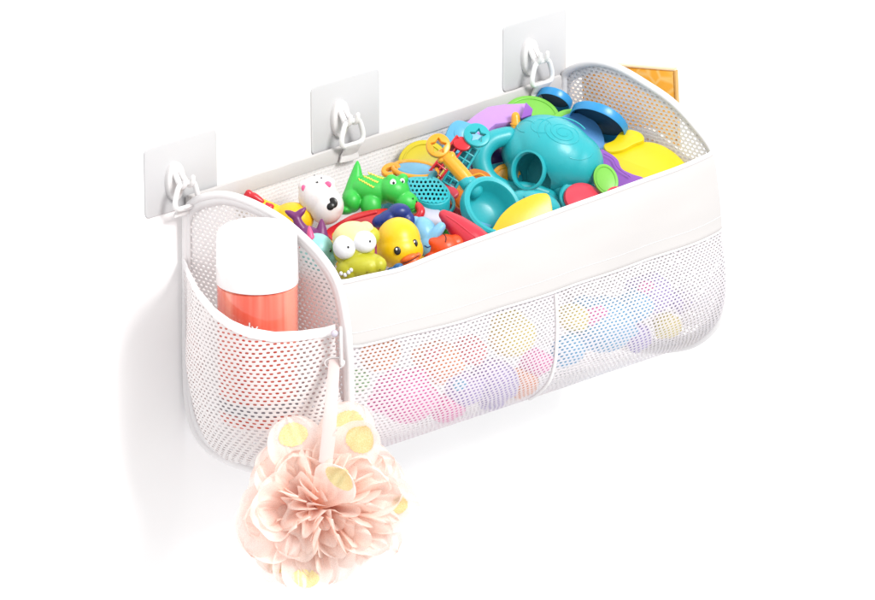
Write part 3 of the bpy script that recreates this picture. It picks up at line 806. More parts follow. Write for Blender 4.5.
# brown orange mould piece
t = Thing('sand_mould', 'deep orange sand mould wedged beneath the orange handle', 'sand mould', 462, 214, .09, TOYS)
G(t).prism([(452, 192), (458, 188), (472, 196), (474, 206), (460, 212), (450, 205)], 9, 0, (0, -.5), 2).make('mould', plastic('deep orange plastic', (226, 128, 26), .35))
G(t).prism([(455, 198), (463, 195), (468, 201), (460, 207)], 2, -1.4, (0, -.5), .6).make('raised_face', plastic('burnt orange plastic', (214, 112, 24), .35))
t = Thing('sand_mould', 'red ribbed sand mould between the teal sieve and the teal funnel', 'sand mould', 452, 226, .108, TOYS)
G(t).prism([(440, 207), (450, 203), (464, 212), (468, 224), (456, 226), (446, 220)], 8, 0, (0, -.5), 2).make('mould', RED)
for k in range(3): G(t).tube([(444 + 6 * k, 207 + 3 * k, -3), (450 + 6 * k, 216 + 3 * k, -4)], 1.0, 8).make('rib', RED)
# teal star spatula
t = Thing('toy_spatula', 'teal ribbed toy spatula with a star cut out of its round end', 'toy spatula', 462, 190, .088, TOYS)
G(t).prism(circ(477, 134.5, 13.6, 11.8, 20), 5, -4, (.1, -.45), 1.5, hole=star(477.5, 135.5, 8.6, .52, 10, .85), n=80).make('star_ring', TEAL)
lattice(t, 'ribbed_handle', (472, 147), (449, 185), 14, TEAL, -1, -3, 6)
G(t).prism([(465, 143), (480, 150), (456, 190), (441, 182)], 2, 3.5, (0, -.15), .5, smooth=False).make('web', TEALD)
# blue / orange pieces seen through the can handle
t = Thing('sand_mould', 'brown orange toy wedge between spatula handle and watering can', 'sand mould', 484, 196, .075, TOYS)
G(t).prism([(468, 172), (476, 168), (490, 174), (492, 190), (474, 190)], 9, 0, (0, -.4), 2).make('mould', plastic('ochre orange plastic', (206, 116, 20), .4))
G(t).tube([(472, 176, -4), (480, 174, -3), (487, 178, -3)], 1, 8).make('edge', ORANGE)
t = Thing('toy_disc', 'orange yellow toy disc seen through the watering can handle', 'toy disc', 508, 196, .072, TOYS)
G(t).prism(circ(506, 180, 16, 17, 30), 4, 0, (.2, -.2), 1.4).make('disc', ORANGE)
G(t).tube([(x, y, -.4 + .2 * (x - 506) - .2 * (y - 180)) for x, y in circ(506, 180, 12, 13, 30, 26)], .8, 8, True).make('raised_ring', ORANGE)
# funnel shovel with the orange star handle
t = Thing('toy_shovel', 'teal toy shovel with a deep bowl and an orange handle ending in a star ring', 'toy shovel', 490, 232, .135, TOYS)
G(t).prism(circ(438.5, 145, 12.2, 12.2), 7, -6, (.1, -.3), 2.2, hole=star(438.5, 146, 8.2, .6, 0), n=80).make('star_ring', ORANGE)
G(t).tube([(443, 154, 0), (450, 161, -1), (461, 173, -3), (470, 184, -4)], [5.6, 7.4, 7.6, 7.4], 14).ell((441, 160, -1), (4, 5, 3.2), 40).ell((452, 155, -1), (3.4, 5, 4), 40).blob('handle', ORANGE, .7, 3, keep=False)
G(t).tube([(467, 182, -4), (470, 185, -4), (474, 190, -2)], [8.4, 8.8, 9], 18).make('collar', TEAL)
ax = Vector((.42, -.74, .38))
G(t).lathe((481, 217, 4), ax, [(.1, 2), (13, 2), (19, 5), (24, 14), (25.6, 25), (27, 28), (30, 28.6), (32.4, 27), (33, 24), (31, 14), (24, 3), (16, -3), (.1, -4)], 56).make('bowl', TEAL)
G(t).prism([(472, 219), (492, 225), (487, 234), (469, 229)], 2, -5, (.0, -.3), .6, smooth=False).make('step', PALEB)
# yellow blade at the front
t = Thing('toy_shovel', 'bright yellow half round shovel blade leaning on the front rim', 'toy shovel', 522, 236, .168, TOYS)
G(t).prism([(490, 236), (494, 226), (502, 214), (514, 203.5), (531.5, 194.8), (544, 192.6), (549.5, 195.5), (552, 205), (553.5, 222), (552, 234), (520, 246), (496, 250)], 4, 0, (.1, -.25), 1.3).make('blade', YELLOW)
# watering can
t = Thing('watering_can', 'big teal toy watering can with a swirl embossed on its side', 'watering can', 560, 215, .105, TOYS)
def can_body():
    return G(t).ell((554, 155, 2), (49, 40, 37), -32).ell((575, 164, 2), (29, 33, 31)).ell((528, 151, 2), (27, 29, 27)).ell((534, 168, -3), (28, 28, 23), 30)
tmp_ = can_body().blob('body', TEAL, 1.1, 44)
da = t.stick(528, 171); bpy.data.objects.remove(tmp_)
FAX = Vector((-.40, -.91, .08)).normalized()
cut = G(t).lathe((528, 171, da), FAX, [(.1, -46), (20, -44), (21, -12), (15.6, -3), (15.6, 34), (.1, 34)], 40, 1, 1.12)
body = can_body().blob('body', TEAL, 1.1, 44, cut=cut)
G(t).lathe((528, 171, da), FAX, [(15.4, -4), (17.8, -4), (18.6, 1), (17.8, 2.6), (16.2, 2.8), (15.4, 1)], 44, 1, 1.12, closed=True).make('filler_rim', TEAL)
G(t).tube([(508, 136, -6), (492, 141, -10), (482.5, 152, -13), (482, 166, -14), (490, 180, -14), (508, 188, -14), (528, 188, -14), (548, 194, -12)], [9.5, 10, 10, 9.6, 9, 7, 5.6, 6], 18).make('handle', TEAL)
def emb(pts, r=.75):
    P = []
    for px, py in pts:
        P.append((px, py, t.stick(px, py) + .25))
    return P
sw = []
for i in range(90):
    q = i / 89; a = q * 2 * PI * 2.6; rr = 3 + 12 * q
    sw.append((563 + rr * 1.25 * math.cos(a), 134 + rr * .82 * math.sin(a) + .25 * rr * math.cos(a)))
G(t).tube(emb(sw), .8, 8, smooth=False).make('embossed_swirl', TEAL)
for arc_ in (circ(563, 135, 26, 17, 14, 30, 150, 320), circ(541, 127, 10, 7, 0, 26, 60, 350), circ(526, 127, 9, 6, 0, 24, 100, 330), circ(575, 148, 18, 12, 14, 24, 10, 100)):
    G(t).tube(emb(arc_), .7, 8, smooth=False).make('embossed_line', TEAL)
sp = G(t).tube([(562, 188, -8), (569, 193, -12)], [12, 13], 24).make('spout', TEAL)
G(t).lathe((580, 200, -24), (.25, -.74, .45), [(.1, -2), (21.5, -2), (23, 0), (23, 3), (21.4, 4.4), (20, 4)], 40, 1.0, .92).make('rose_collar', TEAL, sp)
G(t).lathe((581.5, 202, -29), (.25, -.74, .45), [(20.6, 3.2), (19.6, 6), (14, 8.4), (6, 9.4), (.1, 9.6)], 40, 1.0, .92).make('rose', ROSE, sp)
for a in ([(572, 198.5), (580, 194), (588, 191.5)], [(577, 202), (586, 198)], [(583, 195.5), (590, 193.5)]):
    pass
G(t).tube([(548, 194, -12), (556, 202, -18), (556, 212, -20)], [6, 5, 5], 12).make('spout_brace', TEAL)
t = Thing('sand_mould', 'teal sand mould with ribs half buried between the yellow blade and the watering can', 'sand mould', 540, 224, .135, TOYS)
G(t).ell((538, 206, 0), (24, 18, 15), -18).ell((522, 200, 3), (14, 14, 10)).blob('mould', TEAL, .9, 5)
for k in range(4): G(t).tube([(x, y, t.stick(x, y)) for x, y in ((524 + 7 * k, 197 + k), (527 + 7 * k, 203 + k), (529 + 7 * k, 210 + k))], .8, 8).make('rib', TEALD)
t = Thing('toy_boat', 'dark teal toy boat lying deep in the pile under the ribbed handles', 'toy boat', 470, 226, .06, TOYS)
G(t).prism([(430, 190), (450, 176), (480, 166), (510, 160), (524, 176), (510, 200), (470, 214), (440, 208)], 14, 0, (.1, -.7), 3).make('hull', TEALD)
G(t).prism([(446, 192), (468, 180), (498, 172), (508, 180), (490, 194), (456, 204)], 2, -1.2, (.1, -.7), .6).make('deck', ORANGE)
# lilac arch
t = Thing('toy_arch', 'lilac toy arch block with a dark violet inside, at the back of the pile', 'toy block', 500, 140, .05, TOYS)
G(t).prism([(465, 123), (477, 113), (488, 106), (504.5, 103.2), (526, 102.4), (532, 109.5), (531, 114.5), (521, 118), (511, 122), (495.5, 124), (489.5, 129), (486, 136), (470, 132)], 12, 0, (.0, -.9), 1.2, smooth=False).make('arch', LILAC)
G(t).prism([(488, 129), (496, 123), (512, 121), (520, 117), (516, 136), (500, 142), (488, 140)], 4, 2, (0, -.5), .8).make('inside', VIOLET)
G(t).prism([(526, 102), (533, 109), (531.5, 115), (521, 118.5)], 2, -3.4, (.3, -.9), .5, smooth=False).make('end_face', PURPLE)
G(t).ell((496, 136, -6), (6.5, 6, 5)).make('stud', LILAC)
t = Thing('toy_peg', 'small orange toy peg standing between lilac arch and watering can', 'toy peg', 517, 128, .062, TOYS)
G(t).tube([(516, 132, 0), (516, 124, 0), (515.5, 116, 0)], [5.4, 5, 4.2], 16).make('peg', ORANGE)
G(t).lathe((516, 124, 0), (0, -.2, 1), [(5.0, -.8), (5.9, -.6), (5.9, .6), (5.0, .8)], 24, closed=True).make('collar', ORANGE)
# green disc
t = Thing('toy_disc', 'big lime green toy disc behind the lilac arch, below the blue lids', 'toy disc', 532, 130, .03, TOYS)
G(t).prism(circ(532, 117, 29, 22, 12), 5, 0, (.12, -.6), 1.3).make('disc', LIME)
G(t).tube([(x, y, -.3 + .12 * (x - 532) - .6 * (y - 117)) for x, y in circ(532, 117, 25, 18.5, 12, 30)], .5, 8, True).make('raised_ring', LIME)
# blue lids: shallow cups seen on their rims
def lid(label, cx, cy, r, h, axis, u, seg=48, sx=1, sy=1, roll=0):
    t = Thing('toy_cup', label, 'toy cup', cx, cy + r * .5, u, 'blue lids at the back of the pile')
    G(t).lathe((cx, cy, 0), axis, [(.1, h - 1.5), (r - 3, h - 1.5), (r - 1.8, h - 4), (r - 1.5, .6), (r - .6, 0), (r, .8), (r, h - 1), (r - 1, h), (.1, h)], seg, sx, sy, roll).make('shell', BLUE)
    G(t).lathe((cx, cy, 0), axis, [(.1, h - 1.9), (r - 3.2, h - 1.9), (r - 3.2, h - 2.4), (.1, h - 2.4)], seg, sx, sy, roll).make('inside', DARKB)  # darker blue disc: the shade inside the lid put into its colour
    return t
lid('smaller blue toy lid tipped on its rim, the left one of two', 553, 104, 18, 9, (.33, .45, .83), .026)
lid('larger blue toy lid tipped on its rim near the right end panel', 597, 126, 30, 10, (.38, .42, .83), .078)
# cornflower disc with a lime back
t = Thing('toy_disc', 'cornflower blue toy disc with a lime green back, half hidden by the can', 'toy disc', 580, 170, .075, TOYS)
G(t).prism(circ(577, 143, 28, 31, -12), 4, 0, (.25, -.35), 1.2).make('disc', PERI)
G(t).prism(circ(572, 137, 27, 29, -12), 4, 6, (.25, -.35), 1.2).make('backing_disc', LIME)
# yellow wavy piece
t = Thing('toy_boat', 'yellow wavy edged toy boat with a knob on top, in the right front corner', 'toy boat', 645, 182, .128, TOYS)
G(t).prism([(602, 152), (612, 151), (622, 146.5), (634, 141.5), (648, 140.5), (660, 143), (672, 149.5), (683, 160), (690, 172), (680, 186), (650, 192), (630, 186), (618, 174), (610, 162)], 9, 0, (0, -.85), 2).make('hull', LEMON)
G(t).prism([(604, 144), (614, 139), (621, 131), (631, 128.2), (642, 132), (644.5, 139), (634, 144), (622, 150), (608, 151.5)], 8, 12, (0, -.75), 2).make('knob', LEMON)
G(t).prism([(652, 173), (655.5, 168.5), (659, 171), (657, 178)], 1.5, -1.2, (0, -.85), .3).make('cabin_hole_shade', plastic('hole shade', (50, 40, 30)))  # dark plate on the hull, coloured like the shade in an open hole
t = Thing('toy_plate', 'purple wavy toy plate tucked under the yellow boat', 'toy plate', 622, 194, .136, TOYS)
G(t).prism([(600, 150), (610, 152.5), (618, 159), (622, 168), (632, 173.5), (645, 179), (634, 190), (612, 198), (600, 180)], 5, 0, (0, -.6), 1.2).make('plate', PURPLE)
G(t).tube([(604, 153.5, 6), (613, 159, 3), (618, 168, -3), (630, 177, -7)], .5, 8).make('raised_line', PURPLE)
t = Thing('toy_disc', 'small lime green toy disc between watering can and purple plate', 'toy disc', 608, 194, .145, TOYS)
G(t).prism(circ(606, 179, 12, 16, -20), 4, 0, (.1, -.4), 1.2).make('disc', LIME)
G(t).tube([(x, y, -.3 + .1 * (x - 606) - .4 * (y - 179)) for x, y in circ(606, 179, 9.4, 13, -20, 26)], .5, 8, True).make('raised_ring', LIME)
t = Thing('toy_disc', 'tiny rose red toy disc edge right of the watering can’s red rose', 'toy disc', 614, 200, .16, TOYS)
G(t).prism(circ(615, 193, 9, 7, -15), 3, 0, (.1, -.5), 1).make('disc', ROSE)
G(t).tube([(x, y, -.3 + .1 * (x - 615) - .5 * (y - 193)) for x, y in circ(615, 193, 6.5, 5, -15, 22)], .5, 8, True).make('raised_ring', ROSE)

# ---- toys in the two front pockets, seen through the mesh
BALLP = plastic('pink vinyl', (250, 96, 190), .4, .2)
BALLO = plastic('peach vinyl', (252, 150, 70), .4, .2)
BALLL = plastic('lavender vinyl', (170, 150, 226), .4, .2)
BALLY = plastic('pale yellow vinyl', (246, 226, 90), .4, .2)
BALLB = plastic('aqua vinyl', (92, 190, 240), .4, .2)
BALLR = plastic('coral vinyl', (244, 100, 100), .4, .2)
def lump(label, px, py, r, mat, u, seed, spot=None):
    t = Thing('squirt_toy', label, 'bath toy', px, py + r * .8, u, 'toys behind the front mesh')
    q = random.Random(seed); g = G(t).ell((px, py, 0), (r, r * .8, r * .85), q.uniform(-30, 30))
    for k in range(3):
        a = q.uniform(0, 6.28); g.ell((px + r * .7 * math.cos(a), py + r * .6 * math.sin(a), q.uniform(-.2, .3) * r), (r * q.uniform(.35, .55), r * .45, r * q.uniform(.35, .5)))
    g.blob('body', mat, 1.4, 10)
    G(t).lathe((px, py - r * .7, 0), (0, .2, 1), [(.1, 0), (3, 0), (3.4, 2), (2.2, 3), (.1, 3)], 16).make('nozzle', mat)
    if spot: G(t).dot(px - r * .2, py - r * .25, r * .36, r * .3, 20, .3, 1.4).make('cheek', spot)
lump('bright pink squirt toy low behind the left front mesh, the largest there', 404, 396, 32, BALLP, .146, 1)
lump('orange squirt toy behind the mesh just below the cloth band corner', 380, 354, 21, BALLO, .150, 2)
lump('peach squirt toy with a coral cheek in the middle of the left front mesh', 438, 360, 24, BALLO, .150, 3, BALLR)
lump('lavender squirt toy behind the mesh left of the pocket seam', 494, 380, 26, BALLL, .146, 4)
lump('blue lavender squirt toy between the pink one and the lavender one', 464, 390, 20, BALLL, .138, 5, BALLB)
lump('pale yellow squirt toy just under the cloth band by the pocket seam', 512, 336, 25, BALLY, .150, 6)
lump('coral squirt toy peeking between the peach and the pale yellow one', 470, 350, 18, BALLR, .136, 7)
lump('pale pink squirt toy beside the left of the pocket seam', 536, 362, 16, BALLP, .138, 8)
lump('aqua squirt toy with a pink cheek behind the right front mesh, the largest there', 602, 324, 34, BALLB, .146, 9, BALLP)
lump('small aqua squirt toy just right of the pocket seam', 568, 350, 18, BALLB, .146, 10)
lump('lilac squirt toy behind the upper right part of the front mesh', 650, 294, 24, BALLL, .142, 11, BALLP)
lump('pale yellow squirt toy low behind the right front mesh', 668, 326, 15, BALLY, .148, 12)
lump('lilac squirt toy at the far right end behind the front mesh', 680, 300, 14, BALLL, .140, 13)
lump('green squirt toy behind the left edge of the front mesh', 358, 380, 13, plastic('soft green vinyl', (150, 210, 150), .4, .2), .146, 14)

lump('pale pink squirt toy at the very bottom of the left front mesh', 446, 408, 17, BALLP, .130, 15)
lump('peach squirt toy low between the lavender one and the pocket seam', 522, 382, 17, BALLO, .132, 16)
lump('lavender squirt toy at the bottom of the mesh, right of the pink ones', 492, 398, 15, BALLL, .128, 17)
lump('aqua and lilac squirt toy low in the middle of the right front mesh', 636, 336, 17, BALLL, .132, 18, BALLB)
lump('pale blue squirt toy behind the right front mesh between aqua and lilac', 634, 306, 20, BALLB, .140, 19)
lump('yellow squirt toy high behind the right front mesh just right of the seam', 574, 318, 16, BALLY, .140, 20)

# ---- toys deeper in the pile, showing in the gaps between the upper ones
for lab, px, py, r, mat, u, sd in (
    ('coral squirt toy deep in the pile under the white animal', 318, 252, 20, BALLR, .06, 31),
    ('yellow squirt toy deep in the pile left of the red boat hull', 340, 250, 18, DUCKY, .085, 32),
    ('pink squirt toy deep in the pile behind the yellow duck', 384, 240, 20, BALLP, .085, 33),
    ('orange squirt toy deep in the pile below the teal sieve', 424, 226, 19, ORV, .072, 34),
    ('teal squirt toy deep in the pile below the light blue dish', 400, 206, 20, TEALD, .04, 35),
    ('plum squirt toy deep in the pile below the olive yellow disc', 440, 200, 20, PLUM, .035, 36),
    ('green squirt toy deep in the pile left of the teal bowl', 462, 236, 18, GREEN, .10, 37),
    ('violet squirt toy deep in the pile below the lilac arch', 490, 160, 20, VIOLET, .035, 38),
    ('yellow squirt toy deep in the pile under the watering can handle', 510, 206, 20, DUCKY, .06, 39),
    ('lime squirt toy deep in the pile under the watering can', 560, 212, 24, LIME, .075, 40),
    ('lilac squirt toy deep in the pile under the cornflower disc', 586, 186, 22, LILAC, .05, 41),
    ('navy squirt toy deep in the pile under the larger blue lid', 594, 158, 18, NAVY, .055, 42),
    ('orange squirt toy deep in the pile under the yellow boat', 638, 186, 20, ORV, .10, 43)):
    lump(lab, px, py, r, mat, u, sd)

# ---------------------------------------------------------------- bottle in the side pocket
bx_, bu = -.0362, .1290
zb0 = on_x(258, 418, bx_).z; zcap1 = on_x(258, 228, bx_).z; zcap0 = on_x(258, 283, bx_).z
BR = .0325
bt = empty('body_wash_bottle', (bx_, -bu, zb0), 'coral body wash bottle with a white cap standing in the left side pocket', 'bottle')
def turn(name, prof, mat, parent, seg=64):
    v = []; f = []
    for r, z in prof:
        for j in range(seg): v.append((r * math.cos(2 * PI * j / seg), r * math.sin(2 * PI * j / seg), z))
    for i in range(len(prof) - 1):
        for j in range(seg): f.append((i * seg + j, i * seg + (j + 1) % seg, (i + 1) * seg + (j + 1) % seg, (i + 1) * seg + j))
    f += [tuple(range(seg)), tuple(range((len(prof) - 1) * seg, len(prof) * seg))]
    return link(name, v, f, mat, parent)
m_body, nt, b = new_mat('coral gel in clear plastic')
b.inputs['Base Color'].default_value = srgb((238, 88, 66)); b.inputs['Roughness'].default_value = .12
b.inputs['Coat Weight'].default_value = .6; b.inputs['Coat Roughness'].default_value = .04
b.inputs['Subsurface Weight'].default_value = .25; b.inputs['Subsurface Scale'].default_value = .01
tc = nt.nodes.new('ShaderNodeTexCoord'); gr = nt.nodes.new('ShaderNodeTexNoise'); gr.inputs['Scale'].default_value = 40
mp = nt.nodes.new('ShaderNodeMapping'); mp.inputs['Scale'].default_value = (2.2, 2.2, .12)
nt.links.new(tc.outputs['Object'], mp.inputs[0]); nt.links.new(mp.outputs[0], gr.inputs['Vector'])
cr = nt.nodes.new('ShaderNodeValToRGB'); cr.color_ramp.elements[0].position = .38; cr.color_ramp.elements[1].position = .66
cr.color_ramp.elements[0].color = srgb((232, 96, 74)); cr.color_ramp.elements[1].color = srgb((250, 156, 134))
nt.links.new(gr.outputs['Fac'], cr.inputs[0]); nt.links.new(cr.outputs[0], b.inputs['Base Color'])
H_ = zcap0 - zb0; HC_ = zcap1 - zcap0
bd = turn('body', [(.026, 0), (.0315, .002), (BR, .007), (BR, H_ - .004), (BR - .0002, H_ - .001), (BR - .002, H_ + .0006)], m_body, bt)
m_cap = plastic('white cap plastic', (249, 246, 246), .32, .2, bump=.03)
turn('cap', [(BR - .0008, H_ + .0008), (BR + .0004, H_ + .0012), (BR + .0006, H_ + .004), (BR - .0004, H_ + HC_ - .006), (BR - .0018, H_ + HC_ - .0026), (BR - .0045, H_ + HC_ - .0006), (BR - .008, H_ + HC_), (.008, H_ + HC_ + .0004)], m_cap, bt)
m_band2 = plastic('grey label band', (150, 150, 160), .4, bump=0)
turn('label_band', [(BR + .0001, .012), (BR + .0003, .0122), (BR + .0003, .0228), (BR + .0001, .023)], m_band2, bt)
# white lettering wrapped on the bottle
m_txt = plastic('white print', (252, 250, 250), .4, bump=0)
def letters(text, size):
    cu = bpy.data.curves.new('letters', 'FONT'); cu.body = text; cu.size = size; cu.align_x = 'LEFT'; cu.resolution_u = 4
    o = bpy.data.objects.new('letters', cu); COL.objects.link(o)
    dg = bpy.context.evaluated_depsgraph_get(); dg.update()
    me = bpy.data.meshes.new_from_object(o.evaluated_get(dg)); bpy.data.objects.remove(o)
    bm = bmesh.new(); bm.from_mesh(me); bmesh.ops.triangulate(bm, faces=bm.faces)
    bmesh.ops.subdivide_edges(bm, edges=[e for e in bm.edges if e.calc_length() > size * .12], cuts=2)
    bm.to_mesh(me); bm.free(); return me
me = letters('Body', .0127)
face = math.atan2(-V_.y, -V_.x)             # towards the viewer
zt = on_x(231, 329, bx_).z - zb0
wl = max(v.co.x for v in me.vertices)
for v in me.vertices:
    a = face - .76 + v.co.x / BR
    v.co = Vector(((BR + .0005) * math.cos(a), (BR + .0005) * math.sin(a), zt + v.co.y + .0165))
lt = link_mesh('lettering', me, m_txt, bd, False)

# ---------------------------------------------------------------- amber soap box in the right pocket
m_amber, nt, b = new_mat('amber printed card')
tc = nt.nodes.new('ShaderNodeTexCoord'); vo = nt.nodes.new('ShaderNodeTexVoronoi'); vo.feature = 'DISTANCE_TO_EDGE'; vo.inputs['Scale'].default_value = 70
nz = nt.nodes.new('ShaderNodeTexNoise'); nz.inputs['Scale'].default_value = 30
cr = nt.nodes.new('ShaderNodeValToRGB'); cr.color_ramp.elements[0].position = .0; cr.color_ramp.elements[1].position = .12
cr.color_ramp.elements[0].color = srgb((255, 222, 150)); cr.color_ramp.elements[1].color = srgb((255, 176, 50))
mx = nt.nodes.new('ShaderNodeMix'); mx.data_type = 'RGBA'; mx.inputs['B'].default_value = srgb((255, 190, 70))
nt.links.new(tc.outputs['Object'], vo.inputs['Vector']); nt.links.new(vo.outputs['Distance'], cr.inputs[0])
nt.links.new(tc.outputs['Object'], nz.inputs['Vector']); nt.links.new(nz.outputs['Fac'], mx.inputs['Factor']); nt.links.new(cr.outputs[0], mx.inputs['A'])
nt.links.new(mx.outputs['Result'], b.inputs['Base Color']); b.inputs['Roughness'].default_value = .25
m_cream = plastic('cream card', (252, 226, 186), .5); m_brown = plastic('brown card edge', (226, 176, 100), .5)
pr = on_x(675, 70, LEN + .032)
TILT, TURN = math.radians(-3.5), math.radians(19)
top_off = (Matrix.Rotation(TURN, 3, 'Z') @ Matrix.Rotation(TILT, 3, 'X')) @ Vector((0, 0, .149))
sb = empty('soap_box', pr - top_off, 'flat amber coloured soap box sticking up from the right side pocket', 'box')
sb.rotation_euler = (TILT, 0, TURN)
def cuboid(name, a, b_, mat, parent, bev=.0008):
    bm = bmesh.new(); bmesh.ops.create_cube(bm, size=1)
    for v in bm.verts: v.co = Vector([a[i] + (b_[i] - a[i]) * (v.co[i] + .5) for i in range(3)])
    bmesh.ops.bevel(bm, geom=list(bm.edges), offset=bev, segments=2, affect='EDGES')
    me = bpy.data.meshes.new(name); bm.to_mesh(me); bm.free(); return link_mesh(name, me, mat, parent)
cuboid('box_body', (0, .0012, 0), (.0046, .090, .148), m_amber, sb)
cuboid('top_flap', (-.0006, .0004, .1482), (.0056, .0906, .1500), m_cream, sb, .0004)
cuboid('side_flap', (-.0006, -.0006, 0), (.0052, .0010, .1480), m_brown, sb, .0003)

# ---------------------------------------------------------------- pouf
t = Thing('bath_pouf', 'pale pink ruffled bath pouf with gold spots hanging from the organiser by a ribbon', 'bath pouf', 332, 505, .232)
m_pouf, nt, b = new_mat('pale pink net')
at = nt.nodes.new('ShaderNodeVertexColor'); at.layer_name = 'tint'
nt.links.new(at.outputs['Color'], b.inputs['Base Color']); b.inputs['Roughness'].default_value = .6; b.inputs['Specular IOR Level'].default_value = .25
tc = nt.nodes.new('ShaderNodeTexCoord'); nz = nt.nodes.new('ShaderNodeTexNoise'); nz.inputs['Scale'].default_value = 1500
nt.links.new(tc.outputs['Object'], nz.inputs['Vector'])
bp = nt.nodes.new('ShaderNodeBump'); bp.inputs['Strength'].default_value = .5; bp.inputs['Distance'].default_value = .001
nt.links.new(nz.outputs['Fac'], bp.inputs['Height']); nt.links.new(bp.outputs['Normal'], b.inputs['Normal'])
tl = nt.nodes.new('ShaderNodeBsdfTranslucent'); nt.links.new(at.outputs['Color'], tl.inputs['Color'])
m1 = nt.nodes.new('ShaderNodeMixShader'); m1.inputs[0].default_value = .45
nt.links.new(b.outputs[0], m1.inputs[1]); nt.links.new(tl.outputs[0], m1.inputs[2])
tp_ = nt.nodes.new('ShaderNodeBsdfTransparent'); m2 = nt.nodes.new('ShaderNodeMixShader')
mr = nt.nodes.new('ShaderNodeMapRange'); mr.inputs['From Min'].default_value = .42; mr.inputs['From Max'].default_value = .62; mr.inputs['To Min'].default_value = .16; mr.inputs['To Max'].default_value = .30
nt.links.new(nz.outputs['Fac'], mr.inputs['Value']); nt.links.new(mr.outputs[0], m2.inputs[0])
nt.links.new(m1.outputs[0], m2.inputs[1]); nt.links.new(tp_.outputs[0], m2.inputs[2]); nt.links.new(m2.outputs[0], nt.nodes['Material Output'].inputs['Surface'])
pk = lambda c: tuple(v / ALB for v in srgb(c)[:3]) + (1,)
rnd = random.Random(11)
CX, CY = 316, 505
def lay(th0, R, waves, amp, ph, seed, back):
    """One gathered ring of net: petals that fold over one another."""
    NA, NR = 420, 22; v = []; f = []; c = []
    for i in range(NA):
        a = 2 * PI * i / NA
        wv = math.sin(waves * a + ph) + .45 * math.sin((waves * 2 - 1) * a + 2.3 * ph) + .5 * noise.noise(Vector((3 * math.cos(a), 3 * math.sin(a), seed)))
        over = .55 * math.cos(waves * a + ph) / waves * 2.0
        lobe = 1 + .07 * math.cos(2 * waves * a + ph * 1.7) + .16 * noise.noise(Vector((2 * math.cos(a), 2 * math.sin(a), seed + 9)))
        for k in range(NR + 1):
            r = k / NR
            th = math.radians(th0 + amp * wv * r ** .55) - .5 * r * r * math.radians(back)
            aa = a + over * r + .10 * noise.noise(Vector((a * 3, r * 3, seed)))
            q = R * lobe * r * (1 - .10 * r ** 6)
            fine = 1.1 * math.sin(a * waves * 7 + ph + 3 * r) * r * (1 - r * .6) + 1.3 * noise.noise(Vector((a * 9, r * 5, seed + 4)))
            ca, sa = math.cos(aa), math.sin(aa)
            # centre of the whole pouf is right of the gathered eye
            ex = 16 * r
            x = CX + ex + q * math.cos(th) * ca; y = CY + q * math.cos(th) * sa * 1.0
            d = -q * math.sin(th) - 34 * (1 - r) ** 1.5 * 0 - fine - 16 * r * (1 - r)
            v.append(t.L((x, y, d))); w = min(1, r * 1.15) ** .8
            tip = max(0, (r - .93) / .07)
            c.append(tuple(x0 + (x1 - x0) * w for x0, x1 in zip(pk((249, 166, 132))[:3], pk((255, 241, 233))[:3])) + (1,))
    for i in range(NA):
        j = (i + 1) % NA
        for k in range(NR): f.append((i * (NR + 1) + k, j * (NR + 1) + k, j * (NR + 1) + k + 1, i * (NR + 1) + k + 1))
    return v, f, c
def netpart(name, parts, parent):
    V = []; Fc = []; C = []
    for v, f, c in parts:
        n = len(V); V += v; C += c; Fc += [tuple(i + n for i in q) for q in f]
    o = link(name, V, Fc, m_pouf, parent)
    ca = o.data.color_attributes.new('tint', 'FLOAT_COLOR', 'POINT')
    for i, x in enumerate(C): ca.data[i].color = x
    return o
layers = []
for k, (th0, R, wv, amp, back) in enumerate([(-34, 70, 5, 16, -20), (-8, 72, 6, 18, 0), (24, 66, 8, 20, 10), (38, 60, 9, 22, 10), (52, 52, 8, 20, 10), (66, 42, 7, 16, 10)]):
    layers.append(lay(th0, R, wv, amp, rnd.uniform(0, 6), k * 7.3, back))
netpart('ruffle', layers, t.o)
